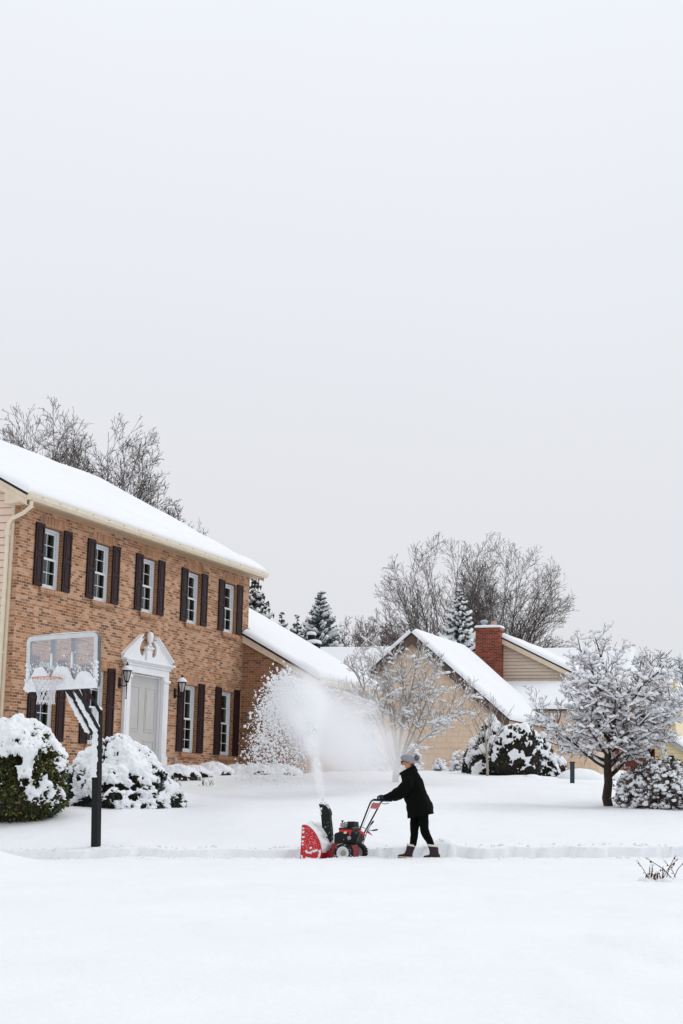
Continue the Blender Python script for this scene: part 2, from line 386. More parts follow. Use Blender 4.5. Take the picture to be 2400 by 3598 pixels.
b.build('brick_wall', [M['brick_front'], M['brick_side'], M['brick_reveal']], house, off=OFF, fix=False)
# rear wall and dark rooms behind the windows so nothing shows through
b = MB(); b.poly([(-10.2, 0.2, 0.4), (-10.2, 12.35, 0.4), (-10.2, 12.35, 7.2), (-10.2, 0.2, 7.2)])
b.build('rear_wall', M['peach_siding'], house, off=OFF, fix=False)
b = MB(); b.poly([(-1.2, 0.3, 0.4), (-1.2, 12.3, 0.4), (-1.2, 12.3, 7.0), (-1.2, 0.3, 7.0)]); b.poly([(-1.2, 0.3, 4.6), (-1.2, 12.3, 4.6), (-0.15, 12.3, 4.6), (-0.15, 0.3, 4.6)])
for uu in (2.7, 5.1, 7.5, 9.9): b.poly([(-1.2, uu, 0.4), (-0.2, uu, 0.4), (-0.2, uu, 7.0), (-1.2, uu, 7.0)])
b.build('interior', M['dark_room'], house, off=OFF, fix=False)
# lap siding clipped to a gable
def lap_siding(mb, z0, z1, step, left, right, plane, axis='n', proud=0.028):
    z = z0
    while z < z1 - 1e-6:
        t = min(z + step, z1)
        l0, r0, l1, r1 = left(z), right(z), left(t), right(t)
        if r0 - l0 > 0.02:
            if r1 - l1 < 0: l1 = r1 = (l1 + r1) / 2
            q = lambda a, zz, d: (a, plane - d, zz) if axis == 'n' else (plane + d, a, zz)
            g = 0.016; tt_ = t - g; l2, r2 = l1 + (l0 - l1) * g / step, r1 + (r0 - r1) * g / step
            mb.poly([q(l0, z, proud), q(r0, z, proud), q(r2, tt_, 0.002), q(l2, tt_, 0.002)])
            mb.poly([q(l0, z, -0.04), q(r0, z, -0.04), q(r0, z, proud), q(l0, z, proud)])
            mb.poly([q(l2, tt_, 0.002), q(r2, tt_, 0.002), q(r2, tt_, -0.04), q(l2, tt_, -0.04)]); mb.poly([q(l2, tt_, -0.04), q(r2, tt_, -0.04), q(r1, t, -0.04), q(l1, t, -0.04)])
        z = t
b = MB(); gr = lambda z: min(-0.21, 0.36 - (z - 7.27) / 0.527)
gl = lambda z: max(-10.2, -10.56 + (z - 7.27) / 0.527)
lap_siding(b, 0.5, 9.85, 0.165, gl, gr, 0.2)
b.build('gable_siding', M['peach_siding'], house, off=OFF, fix=False)
b = MB(); b.box((-0.21, 0.165, 0.5), (-0.13, 0.2, 7.2)); b.build('corner_board', M['beige_trim'], house, off=OFF)
# window units (local origin = opening centre bottom, on the wall face)
def bars(mb, u0, u1, z0, z1, n0, n1, w):       # rectangular ring
    mb.box((n0, u0, z0), (n1, u0 + w, z1)); mb.box((n0, u1 - w, z0), (n1, u1, z1))
    mb.box((n0, u0 + w, z0), (n1, u1 - w, z0 + w)); mb.box((n0, u0 + w, z1 - w), (n1, u1 - w, z1))
def make_window(h, lower):
    b = MB(); bars(b, -OW + 0.003, OW - 0.003, 0.003, h - 0.003, -0.22, -0.115, 0.06); bars(b, -OW + 0.02, OW - 0.02, 0.02, h - 0.02, -0.115, -0.09, 0.03)
    win = b.build('window', M['window_vinyl'], house)
    mid = h * 0.5
    b = MB(); u0, u1 = -OW + 0.066, OW - 0.066
    bars(b, u0, u1, mid - 0.02, h - 0.066, -0.19, -0.158, 0.045)
    b.box((-0.180, (u0 + u1) / 2 - 0.007, mid + 0.03), (-0.162, (u0 + u1) / 2 + 0.007, h - 0.115))
    b.box((-0.181, u0 + 0.05, (mid + h) / 2 - 0.03), (-0.163, u1 - 0.05, (mid + h) / 2 - 0.014))
    b.build('upper_sash', M['window_vinyl'], win)
    b = MB(); bars(b, u0, u1, 0.066, mid + 0.03, -0.152, -0.118, 0.05)
    nz_ = 3 if lower else 2
    b.box((-0.142, (u0 + u1) / 2 - 0.007, 0.12), (-0.124, (u0 + u1) / 2 + 0.007, mid - 0.03))
    for k in range(1, nz_): b.box((-0.143, u0 + 0.05, 0.066 + (mid - 0.06) * k / nz_), (-0.125, u1 - 0.05, 0.082 + (mid - 0.06) * k / nz_))
    b.build('lower_sash', M['window_vinyl'], win)
    b = MB(); b.box((-0.174, u0 + 0.04, mid), (-0.168, u1 - 0.04, h - 0.1)); b.box((-0.136, u0 + 0.04, 0.1), (-0.130, u1 - 0.04, mid))
    b.build('pane', M['window_glass'], win)
    b = MB(); z = 0.12
    while z < h - 0.1:
        b.poly([(-0.235, u0 - 0.03, z), (-0.205, u0 - 0.03, z + 0.012), (-0.205, u0 + 0.36, z + 0.012), (-0.235, u0 + 0.36, z)]); z += 0.045
    b.build('blind', M['blind_slat'], win, fix=False)
    return win
def make_shutter(h):
    b = MB(); w = 0.35
    b.box((0.004, 0, 0), (0.030, w, h))
    for u0, u1, z0, z1 in ((0, 0.06, 0, h), (w - 0.06, w, 0, h), (0.06, w - 0.06, 0, 0.09), (0.06, w - 0.06, h - 0.08, h), (0.06, w - 0.06, h * 0.5 - 0.04, h * 0.5 + 0.04)):
        b.box((0.030, u0, z0), (0.046, u1, z1))
    for z0, z1 in ((0.12, h * 0.5 - 0.07), (h * 0.5 + 0.07, h - 0.11)): b.box((0.030, 0.09, z0), (0.042, w - 0.09, z1))
    return b.build('shutter', M['shutter_plum'], house, bevel=0.006)
wu, wl = make_window(UZ1 - UZ0, False), make_window(LZ1 - LZ0, True)
su, sl = make_shutter(1.40), make_shutter(1.82)
def sill_lintel(c, z0, z1):
    b = MB(); b.box((-0.01, c - OW - 0.07, z0 - 0.12), (0.055, c + OW + 0.07, z0 - 0.004)); b.build('brick_sill', M['brick_soldier'], house, off=OFF)
    b = MB(); b.box((-0.02, c - OW - 0.10, z1 + 0.004), (0.006, c + OW + 0.10, z1 + 0.235)); b.build('brick_lintel', M['brick_soldier'], house, off=OFF)
used = set(); drawn = []
for cs, z0, z1, wi, sh in ((UPW, UZ0, UZ1, wu, su), (LOW, LZ0, LZ1, wl, sl)):
    for c in cs:
        o = wi if wi.name not in used else copy_tree(wi, house); used.add(wi.name); o.location = (0, c, z0 - HZ); drawn.append(o)
        for uu in (c - 0.775, c + 0.425):
            o = sh if sh.name not in used else copy_tree(sh, house); used.add(sh.name); o.location = (0, uu, z0 + 0.015 - HZ)
        sill_lintel(c, z0, z1)
for k, o in enumerate(drawn):
    for ch in o.children:
        if ch.name.startswith('blind'): ch.scale = (1, (0.7, 1.1, 0.5, 0.85, 0.6, 1.0, 0.75, 0.9, 0.55)[k], (0.98, 0.96, 0.99, 0.97, 0.95, 0.98, 0.99, 0.7, 0.8)[k]); ch.location = (0, -0.03 if k % 2 else 0.0, 0.0)
# door, reveal and surround
b = MB(); dn = -0.06
b.box((dn - 0.05, D0 + 0.03, DZ0), (dn, D1 - 0.03, DZ1 - 0.03))
pw = (D1 - D0 - 0.06) / 2
for k in range(2):
    u0 = D0 + 0.03 + pw * k + 0.15; u1 = D0 + 0.03 + pw * (k + 1) - 0.15
    for z0, z1 in ((DZ0 + 0.25, DZ0 + 0.97), (DZ0 + 1.17, DZ1 - 0.28)):
        bars(b, u0, u1, z0, z1, dn, dn + 0.012, 0.03); b.box((dn, u0 + 0.07, z0 + 0.07), (dn + 0.012, u1 - 0.07, z1 - 0.07))
door = b.build('door', M['door_paint'], house, off=OFF, bevel=0.004)
b = MB(); b.box((dn - 0.06, D0 - 0.02, DZ0), (-0.002, D0 + 0.02, DZ1 + 0.03)); b.box((dn - 0.06, D1 - 0.02, DZ0), (-0.002, D1 + 0.02, DZ1 + 0.03)); b.box((dn - 0.06, D0 + 0.028, DZ1 - 0.028), (0, D1 - 0.028, DZ1 + 0.03))
b.build('door_frame', M['white_trim'], house, off=OFF)
ds = empty('door_surround'); ds.parent = house
for u0, u1 in ((D0 - 0.27, D0 + 0.0), (D1 - 0.0, D1 + 0.27)):
    sur = MB(); sur.box((0.003, u0, 1.3), (0.09, u1, 3.98)); sur.box((0.003, u0 - 0.02, 1.3), (0.12, u1 + 0.02, 1.95)); sur.box((0.003, u0 - 0.025, 3.80), (0.125, u1 + 0.025, 3.86)); sur.box((0.09, u0 + 0.07, 2.05), (0.10, u1 - 0.07, 3.72))
    sur.build('pilaster', M['white_trim'], ds, off=OFF, bevel=0.008)
b = MB(); b.box((0.003, 5.15, 3.93), (0.095, 7.41, 4.10)); b.box((0.003, 5.09, 4.10), (0.12, 7.47, 4.16)); b.box((0.003, 5.04, 4.16), (0.15, 7.52, 4.20)); b.box((0.003, 4.98, 4.20), (0.18, 7.58, 4.255))
b.build('cornice', M['white_trim'], ds, bevel=0.008, off=OFF)
def ped_half(sgn):
    c = 6.28; e = 1.29
    pts = [(c + sgn * e, 4.26)]
    for du_, z in ((e - 0.02, 4.33), (0.46, 4.80), (0.26, 4.80), (0.33, 4.74), (0.41, 4.66), (0.45, 4.56), (0.43, 4.46), (0.36, 4.39), (0.28, 4.37), (0.20, 4.41), (0.17, 4.50), (0.15, 4.50), (0.15, 4.26)): pts.append((c + sgn * du_, z))
    b = MB(); b.prism([(0.004, u, z) for u, z in pts], (0.06, 0, 0))
    # raking cornice: a moulded board along the slope
    p = np.array([0, c + sgn * (e + 0.0), 4.285]); q = np.array([0, c + sgn * 0.36, 4.845])
    for d, hh, ww in ((0.0, 0.045, 0.09), (0.045, 0.03, 0.13)):
        nrm = np.array([0, sgn * (q - p)[2], abs((q - p)[1])]); nrm /= np.linalg.norm(nrm)
        a0, a1 = p + nrm * d, q + nrm * d
        b.prism([(0.004, *a0[1:]), (0.004, *a1[1:]), (0.004, *(a1 + nrm * hh)[1:]), (0.004, *(a0 + nrm * hh)[1:])], (ww, 0, 0))
    return b.build('pediment', M['white_trim'], ds, off=OFF, bevel=0.006)
ped_half(-1); ped_half(1)
b = MB(); b.box((0.004, 6.15, 4.26), (0.11, 6.41, 4.56)); b.box((0.004, 6.11, 4.56), (0.14, 6.45, 4.61)); b.box((0.004, 6.13, 4.61), (0.125, 6.43, 4.63)); b.build('pedestal', M['white_trim'], ds, off=OFF, bevel=0.006)
b = MB(); b.lathe([(0.085, 0), (0.06, 0.03), (0.035, 0.06), (0.03, 0.08), (0.055, 0.095), (0.07, 0.12), (0.083, 0.17), (0.09, 0.23), (0.085, 0.29), (0.065, 0.335), (0.03, 0.36), (0.004, 0.37)], (0.092, 6.28, 4.63), 14)
b.build('finial', M['white_trim'], ds, smooth=True, off=OFF)
b = MB(); b.box((0.004, 8.02, 1.86), (0.05, 8.10, 1.96)); b.box((0.05, 8.03, 1.87), (0.058, 8.09, 1.95)); b.build('outlet_cover', M['grey_trim'], house, off=OFF)
# soffit, fascia, gutter
b = MB(); b.box((-0.02, -0.12, 7.17), (0.33, 12.55, 7.20)); b.build('soffit', M['soffit_shaded'], house, off=OFF)
b = MB(); gp = [(0.335, 7.19), (0.41, 7.19), (0.455, 7.25), (0.465, 7.325), (0.452, 7.325), (0.442, 7.26), (0.40, 7.205), (0.347, 7.205), (0.347, 7.325), (0.335, 7.325)]
b.prism([(n, -0.14, z) for n, z in gp], (0, 12.78, 0))
for uu in (-0.135, 12.625): b.prism([(n, uu, z) for n, z in [(0.34, 7.195), (0.41, 7.195), (0.455, 7.25), (0.463, 7.322), (0.34, 7.322)]], (0, 0.01, 0))
gut = b.build('gutter', M['cream_gutter'], house, off=OFF)
for k in range(17):
    b = MB(); b.box((0.40, 0.3 + k * 0.74, 7.288), (0.470, 0.33 + k * 0.74, 7.300)); b.build('gutter_strap', M['old_brown'], gut, off=OFF)
b = MB(); b.tube([(0.40, -0.02, 7.18), (0.37, 0.0, 7.05), (0.16, 0.05, 6.93), (-0.16, 0.10, 6.82), (-0.235, 0.12, 6.72), (-0.245, 0.12, 6.5), (-0.245, 0.12, 0.6)], [0.048] * 7, 8)
b.box((-0.30, 0.075, 6.46), (-0.19, 0.165, 6.60)); b.box((-0.30, 0.075, 3.9), (-0.19, 0.165, 3.95))
b.build('downspout', M['cream_gutter'], house, off=OFF)
# roofs: slab, rake boards and snow cover
def slope_slab(mb, e0, e1, r0, r1, th):        # eave 0/1, ridge 0/1, thickness downwards
    t = np.array([0, 0, -th]); P = [np.array(p, float) for p in (e0, e1, r1, r0)]
    mb.add(P + [p + t for p in P], [(0, 1, 2, 3), (7, 6, 5, 4), (0, 4, 5, 1), (1, 5, 6, 2), (2, 6, 7, 3), (3, 7, 4, 0)])
def snow_slab(mb, e0, e1, r0, r1, th, seed=0, nu=60, nv=24, edge=0.16, over=0.03, free=(1, 1, 1, 0), rough=0.009, step=0.0):
    """a rounded blanket of snow on the plane e0-e1 (eave) / r0-r1 (ridge); free = which edges roll off: start end, far end, eave, ridge"""
    e0, e1, r0, r1 = [np.array(p, float) for p in (e0, e1, r0, r1)]
    du = (e1 - e0) / np.linalg.norm(e1 - e0); dv = (r0 - e0) / np.linalg.norm(r0 - e0)
    nrm = np.cross(du, dv); nrm = nrm if nrm[2] > 0 else -nrm; nrm /= np.linalg.norm(nrm)
    if free[2]: e0 = e0 - dv * over; e1 = e1 - dv * over
    if free[0]: e0 = e0 - du * over; r0 = r0 - du * over
    if free[1]: e1 = e1 + du * over; r1 = r1 + du * over
    def param(n, L, f0, f1):
        t = np.linspace(0, 1, n); ex = edge / L
        a = [0, 0.04 * ex, 0.15 * ex, 0.35 * ex, 0.65 * ex]; 
        return np.array(sorted(set(([*a] if f0 else [0]) + [*np.linspace(ex, 1 - ex, n)] + ([1 - x for x in a] if f1 else [1]))))
    Lu, Lv = np.linalg.norm(e1 - e0), np.linalg.norm(r0 - e0)
    U, V = param(nu, Lu, free[0], free[1]), param(nv, Lv, free[2], free[3])
    def prof(d): d = np.clip(d / edge, 0, 1); return np.sqrt(np.clip(1 - (1 - d) ** 2, 0, 1))
    top = []; bot = []
    for a in U:
        for c in V:
            p = (e0 * (1 - a) + e1 * a) * (1 - c) + (r0 * (1 - a) + r1 * a) * c
            d = [a * Lu if free[0] else 9, (1 - a) * Lu if free[1] else 9, c * Lv if free[2] else 9, (1 - c) * Lv if free[3] else 9]
            wob = 1.0 + step * float(np.clip((0.75 + 0.12 * math.sin(p[1] * 1.1) - c * Lv) / 0.25, 0, 1))
            top.append((p, prof(min(d)), wob))
    P = []
    arr = np.array([t[0] for t in top]); hn = fbm(arr[:, 0] * 0.8, arr[:, 1] * 0.8, arr[:, 2], seed, 4)
    for (p, k, wob), h in zip(top, hn): P.append(p + nrm * (0.004 + k * (th * wob + rough * 2.0 * h)))
    mb.grid(P, len(U), len(V))
RE, RR = 7.34, 10.21                            # roof plane at the eave (n=.36) and at the ridge (n=-5.1)
sl_ = (RR - RE) / (-5.1 - 0.36)
b = MB(); slope_slab(b, (0.36, -0.16, RE), (0.36, 12.62, RE), (-5.1, -0.16, RR), (-5.1, 12.62, RR), 0.05); slope_slab(b, (-10.56, -0.16, RE), (-10.56, 12.62, RE), (-5.1, -0.16, RR), (-5.1, 12.62, RR), 0.05)
roof = b.build('roof', M['shingle_black'], house, off=OFF)
b = MB()
snow_slab(b, (0.36, -0.16, RE - 0.005), (0.36, 12.62, RE - 0.005), (-5.1, -0.16, RR), (-5.1, 12.62, RR), 0.13, 1, 90, 40, edge=0.30, free=(1, 1, 1, 0), over=0.02, step=0.35)
snow_slab(b, (-10.5, -0.16, RE), (-10.5, 12.62, RE), (-5.1, -0.16, RR), (-5.1, 12.62, RR), 0.17, 2, 30, 12, edge=0.28, free=(1, 1, 1, 0))
b.build('roof_snow', M['roof_snow'], house, smooth=True, off=OFF)
for s in (1, -1):
    b = MB()
    e, r = (0.34, -5.1) if s == 1 else (-10.54, -5.1)
    b.prism([(e, -0.14, RE - 0.055), (r, -0.14, RR - 0.055), (r, -0.14, RR - 0.29), (e, -0.14, RE - 0.27)], (0, 0.03, 0))
    b.prism([(e, -0.155, RE - 0.053), (r, -0.155, RR - 0.053), (r, -0.155, RR - 0.13), (e, -0.155, RE - 0.13)], (0, 0.015, 0))
    b.prism([(e, -0.11, RE - 0.25), (r, -0.11, RR - 0.25), (r, -0.11, RR - 0.275), (e, -0.11, RE - 0.275)], (0, 0.30, 0))
    b.prism([(e, 12.57, RE - 0.055), (r, 12.57, RR - 0.055), (r, 12.57, RR - 0.27), (e, 12.57, RE - 0.25)], (0, 0.03, 0))
    b.build('rake_board', M['beige_trim'], house, off=OFF)
b = MB()
b.prism([(0.335, -0.13, 7.19), (0.335, -0.13, 7.285), (0.0, -0.13, 7.40), (-0.22, -0.13, 7.36), (-0.22, -0.13, 7.12), (-0.02, -0.13, 7.12)], (0, 0.30, 0))
b.build('cornice_return', M['beige_trim'], house, off=OFF)
# wing beyond the right corner
WS = -0.545; wz = lambda n: 5.56 + WS * n
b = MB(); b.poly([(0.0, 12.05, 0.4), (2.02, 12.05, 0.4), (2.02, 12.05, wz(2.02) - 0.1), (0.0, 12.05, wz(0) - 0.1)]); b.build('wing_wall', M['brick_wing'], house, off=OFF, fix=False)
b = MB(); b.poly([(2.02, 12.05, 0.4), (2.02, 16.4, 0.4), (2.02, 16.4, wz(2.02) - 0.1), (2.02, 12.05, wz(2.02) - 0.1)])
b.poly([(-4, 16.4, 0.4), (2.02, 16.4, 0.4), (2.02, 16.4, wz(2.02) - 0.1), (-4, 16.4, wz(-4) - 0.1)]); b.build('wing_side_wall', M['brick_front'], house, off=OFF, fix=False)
b = MB(); slope_slab(b, (2.33, 11.93, wz(2.33)), (2.33, 12.36, wz(2.33)), (0.006, 11.93, wz(0.006)), (0.006, 12.36, wz(0.006)), 0.06)
slope_slab(b, (2.33, 12.36, wz(2.33)), (2.33, 17.35, wz(2.33)), (-4.4, 12.36, wz(-4.4)), (-4.4, 17.35, wz(-4.4)), 0.06); slope_slab(b, (-10, 12.36, 5), (-10, 17.35, 5), (-4.4, 12.36, wz(-4.4)), (-4.4, 17.35, wz(-4.4)), 0.06)
b.build('wing_roof', M['shingle_black'], house, off=OFF)
b = MB(); snow_slab(b, (2.36, 11.95, wz(2.36)), (2.36, 17.35, wz(2.36)), (0.012, 11.95, wz(0.012)), (0.012, 17.35, wz(0.012)), 0.16, 5, 50, 30, edge=0.24, free=(1, 1, 1, 0), over=0.02, step=0.25)
snow_slab(b, (0.012, 12.37, wz(0.012)), (0.012, 17.35, wz(0.012)), (-4.4, 12.37, wz(-4.4)), (-4.4, 17.35, wz(-4.4)), 0.16, 5, 30, 20, edge=0.24, free=(0, 1, 0, 0), over=0.02)
b.build('wing_roof_snow', M['roof_snow'], house, smooth=True, off=OFF)
b = MB(); b.prism([(0.01, 11.96, wz(0.01) - 0.065), (2.30, 11.96, wz(2.30) - 0.065), (2.30, 11.96, wz(2.30) - 0.20), (0.01, 11.96, wz(0.01) - 0.26)], (0, 0.03, 0))
b.prism([(0.01, 11.945, wz(0.01) - 0.062), (2.30, 11.945, wz(2.30) - 0.062), (2.30, 11.945, wz(2.30) - 0.12), (0.01, 11.945, wz(0.01) - 0.12)], (0, 0.015, 0))
b.prism([(1.90, 11.95, 4.13), (2.29, 11.95, 4.13), (2.29, 11.95, wz(2.29) - 0.19), (1.90, 11.95, wz(1.90) - 0.19)], (0, 0.12, 0))
b.build('wing_rake_board', M['beige_trim'], house, off=OFF)
b = MB(); b.prism([(n + 1.97, 11.94, z - 7.19 + 4.14) for n, z in gp], (0, 5.4, 0)); b.build('wing_gutter', M['cream_gutter'], house, off=OFF)
# two wall lanterns
def make_lantern():
    r = empty('wall_lantern')
    b = MB(); b.box((0.002, -0.055, -0.12), (0.035, 0.055, 0.12)); b.build('back_plate', M['black_metal'], r, bevel=0.01)
    b = MB(); b.tube([(0.03, 0, -0.03), (0.08, 0, -0.075), (0.14, 0, -0.09), (0.19, 0, -0.075), (0.205, 0, -0.03), (0.205, 0, 0.02)], 0.014, 6); b.tube([(0.205, 0, 0.0), (0.205, 0, -0.10), (0.205, 0, -0.36)], [0.016, 0.013, 0.009], 6)
    b.lathe([(0.002, -0.40), (0.016, -0.385), (0.018, -0.37), (0.010, -0.355)], (0.205, 0, 0), 8); b.build('arm', M['black_metal'], r)
    b = MB(); k = 6
    lo = [(0.205 + 0.048 * math.cos(2 * math.pi * i / k), 0.048 * math.sin(2 * math.pi * i / k), 0.03) for i in range(k)]; hi = [(0.205 + 0.108 * math.cos(2 * math.pi * i / k), 0.108 * math.sin(2 * math.pi * i / k), 0.27) for i in range(k)]
    for i in range(k):
        b.bar(lo[i], hi[i], 0.014, 0.014); b.bar(lo[i], lo[(i + 1) % k], 0.016, 0.016); b.bar(hi[i], hi[(i + 1) % k], 0.018, 0.018)
    b.lathe([(0.05, 0.0), (0.05, 0.03), (0.03, 0.03)], (0.205, 0, 0), 8); fr = b.build('lantern_frame', M['black_metal'], r)
    b = MB(); b.loft([[tuple(0.94 * (np.array(p) - [0.205, 0, 0]) * [1, 1, 0] + np.array([0.205, 0, p[2]])) for p in q] for q in (lo, hi)]); b.build('glass_shade', M['frosted_glass'], fr)
    b = MB(); b.lathe([(0.130, 0.275), (0.115, 0.30), (0.07, 0.36), (0.028, 0.40), (0.028, 0.42), (0.036, 0.435), (0.02, 0.46), (0.006, 0.49)], (0.205, 0, 0), 12); rf = b.build('lantern_roof', M['black_metal'], r)
    b = MB(); b.lathe([(0.134, 0.29), (0.136, 0.315), (0.115, 0.345), (0.075, 0.385), (0.032, 0.41), (0.024, 0.412)], (0.205, 0, 0), 14); b.build('snow_cap', M['clump_snow'], rf, smooth=True)
    return r
ln = make_lantern(); GL = 'black lanterns beside the front door'
ln.location = tuple(hw(0, 4.97, 3.64)); ln.rotation_euler = (0, 0, -YAW); tag(ln, 'black snow capped wall lantern on brick left of the white door, nearer the hoop', 'lantern', GL)
l2 = copy_tree(ln); l2.location = tuple(hw(0, 7.92, 3.58)); tag(l2, 'black snow capped wall lantern right of the white door, overlapping a shuttered window', 'lantern', GL)

# ------------------------------------------------------------------ houses behind
def shake_wall(mb, z0, z1, step, left, right, plane, seed=0):
    rng = random.Random(seed); z = z0
    while z < z1 - 1e-6:
        t = min(z + step, z1); a = left(z); r_ = right(z)
        while a < r_ - 0.01:
            wd = rng.uniform(0.14, 0.34); e = min(a + wd, r_)
            p = 0.018 + rng.uniform(0, 0.008); lo = z - rng.uniform(0, 0.012)
            l0, l1 = max(a, left(z)), max(a, left(t)); r0, r1 = min(e, right(z)), min(e, right(t))
            if r0 > l0:
                if r1 < l1: r1 = l1 = (max(l0, min(r0, (l1 + r1) / 2)))
                g_ = 0.0045
                mb.poly([(l0 + g_, plane - p, lo), (r0 - g_, plane - p, lo), (max(r1 - g_, l1), plane - 0.003, t), (l1 + (g_ if r1 > l1 else 0), plane - 0.003, t)])
                mb.poly([(l0 + g_, plane - 0.001, lo), (r0 - g_, plane - 0.001, lo), (r0 - g_, plane - p, lo), (l0 + g_, plane - p, lo)])
            a = e
        z = t
TU = 25.4; TZ = 2.0
tan = house_root('shingled_house', 0.55, TU, TZ); TO = (0.55, TU, TZ)
tag(tan, 'tan shingle sided house with steep gable, brown rake boards and thick roof snow', 'house')
TS = 0.845; pkn, pkz = 0.55, 6.93
tl = lambda z: max(-0.85, pkn - (pkz - 0.12 - z) / TS) if z > 5.6 else -0.85
tr_ = lambda z: min(3.98, pkn + (pkz - 0.12 - z) / TS)
b = MB(); shake_wall(b, 1.5, pkz - 0.15, 0.20, tl, tr_, TU, 4)
b.poly([(-0.85, TU, 1.2), (3.98, TU, 1.2), (3.98, TU, tr_(0) and pkz - 0.12 - (3.98 - pkn) * TS), (pkn, TU, pkz - 0.12), (-0.85, TU, pkz - 0.12 - (pkn + 0.85) * TS)])
b.build('gable_wall', M['tan_shake'], tan, off=TO, fix=False)
b = MB(); b.poly([(3.98, TU, 1.2), (3.98, TU + 6, 1.2), (3.98, TU + 6, 4), (3.98, TU, 4)]); b.poly([(-0.85, TU, 1.2), (-0.85, TU + 6, 1.2), (-0.85, TU + 6, 5.7), (-0.85, TU, 5.7)]); b.build('side_wall', M['tan_shake'], tan, off=TO, fix=False)
TE = 31.4; rn, re = 4.13, pkz - (4.13 - pkn) * TS; lnn, le = -1.04, pkz - (pkn + 1.04) * TS
b = MB(); slope_slab(b, (rn, TU - 0.25, re), (rn, TE, re), (pkn, TU - 0.25, pkz), (pkn, TE, pkz), 0.06); slope_slab(b, (lnn, TU - 0.25, le), (lnn, TE, le), (pkn, TU - 0.25, pkz), (pkn, TE, pkz), 0.06); b.build('roof', M['shingle_black'], tan, off=TO)
b = MB(); snow_slab(b, (rn + 0.03, TU - 0.25, re - 0.02), (rn + 0.03, TE, re - 0.02), (pkn, TU - 0.25, pkz), (pkn, TE, pkz), 0.19, 7, 40, 30, edge=0.25); snow_slab(b, (lnn, TU - 0.25, le), (lnn, TE, le), (pkn, TU - 0.25, pkz), (pkn, TE, pkz), 0.19, 8, 30, 14, edge=0.25)
b.build('roof_snow', M['roof_snow'], tan, smooth=True, off=TO)
for e, ez in ((rn, re), (lnn, le)):
    b = MB(); b.prism([(e, TU - 0.24, ez - 0.065), (pkn, TU - 0.24, pkz - 0.065), (pkn, TU - 0.24, pkz - 0.40), (e, TU - 0.24, ez - 0.37)], (0, 0.05, 0)); b.build('rake_board', M['brown_rake'], tan, off=TO)
# left wing with the level ridge, and its wall with a dark opening
lu, lr, lez, lrz = 26.2, 28.6, 4.95, 6.64
b = MB(); slope_slab(b, (-7.5, lu - 0.3, lez), (-0.9, lu - 0.3, lez), (-7.5, lr, lrz), (-0.9, lr, lrz), 0.06); slope_slab(b, (-7.5, lr + 2.7, lez), (-0.9, lr + 2.7, lez), (-7.5, lr, lrz), (-0.9, lr, lrz), 0.06); b.build('wing_roof', M['shingle_black'], tan, off=TO)
b = MB(); snow_slab(b, (-7.5, lu - 0.32, lez), (-0.9, lu - 0.32, lez), (-7.5, lr, lrz), (-0.9, lr, lrz), 0.17, 9, 40, 20, edge=0.2, free=(0, 0, 1, 0)); b.build('wing_roof_snow', M['roof_snow'], tan, smooth=True, off=TO)
b = MB(); lap_siding(b, 1.4, lez, 0.2, lambda z: -7.4, lambda z: -0.86, lu); b.build('wing_wall', M['beige_siding'], tan, off=TO, fix=False)
b = MB(); b.box((-1.80, lu - 0.05, 3.1), (-1.12, lu - 0.03, 4.1)); wdw = b.build('window', M['dark_room'], tan, off=TO)
b = MB(); b.mi = 0
for a0, a1, c0, c1 in ((-1.88, -1.80, 3.02, 4.18), (-1.12, -1.04, 3.02, 4.18), (-1.80, -1.12, 4.1, 4.18), (-1.80, -1.12, 3.02, 3.1)): b.box((a0, lu - 0.08, c0), (a1, lu - 0.02, c1))
b.build('frame', M['beige_trim'], wdw, off=TO)
# right wing: low roof in front of the beige gable
b = MB(); slope_slab(b, (3.9, 30.3, 4.55), (6.2, 30.3, 4.55), (1.5, 33.25, 5.62), (5.4, 33.25, 5.62), 0.06); b.build('porch_roof', M['shingle_black'], tan, off=TO)
b = MB(); snow_slab(b, (2.2, 30.25, 4.55), (6.25, 30.25, 4.55), (1.5, 33.3, 5.62), (4.6, 33.3, 5.62), 0.2, 10, 30, 18, edge=0.25, free=(0, 1, 1, 0)); b.build('porch_roof_snow', M['roof_snow'], tan, smooth=True, off=TO)
b = MB(); shake_wall(b, 1.4, 4.5, 0.2, lambda z: 3.9, lambda z: 6.05, 30.6, 6); b.poly([(3.9, 30.62, 1), (6.05, 30.62, 1), (6.05, 30.62, 4.5), (3.9, 30.62, 4.5)]); b.build('porch_wall', M['tan_shake'], tan, off=TO, fix=False)
# beige sided house with the chimney
BU = 33.6; BZ = 2.2; bei = house_root('beige_house', 1.5, BU, BZ); BO = (1.5, BU, BZ)
tag(bei, 'beige lap sided gable with a red brick chimney, behind the shingled house', 'house')
bp, bz_, bs = 1.49, 7.62, 0.49
b = MB(); lap_siding(b, 4.6, bz_ - 0.1, 0.135, lambda z: max(-3.2, bp - (bz_ - 0.1 - z) / bs), lambda z: min(4.1, bp + (bz_ - 0.1 - z) / bs), BU); b.build('gable_siding', M['beige_siding'], bei, off=BO, fix=False)
b = MB(); b.poly([(-3.2, BU + 0.06, 1), (4.1, BU + 0.06, 1), (4.1, BU + 0.06, 6.2), (bp, BU + 0.06, 7.4), (-3.2, BU + 0.06, 5.2)]); b.poly([(4.1, BU, 1), (4.1, BU + 9, 1), (4.1, BU + 9, 6.2), (4.1, BU, 6.2)]); b.build('wall', M['beige_siding'], bei, off=BO, fix=False)
b = MB(); er, el = 4.4, -3.5; ze = bz_ - (er - bp) * bs
for e in (er, el): slope_slab(b, (e, BU - 0.25, bz_ - abs(e - bp) * bs), (e, BU + 9, bz_ - abs(e - bp) * bs), (bp, BU - 0.25, bz_), (bp, BU + 9, bz_), 0.06)
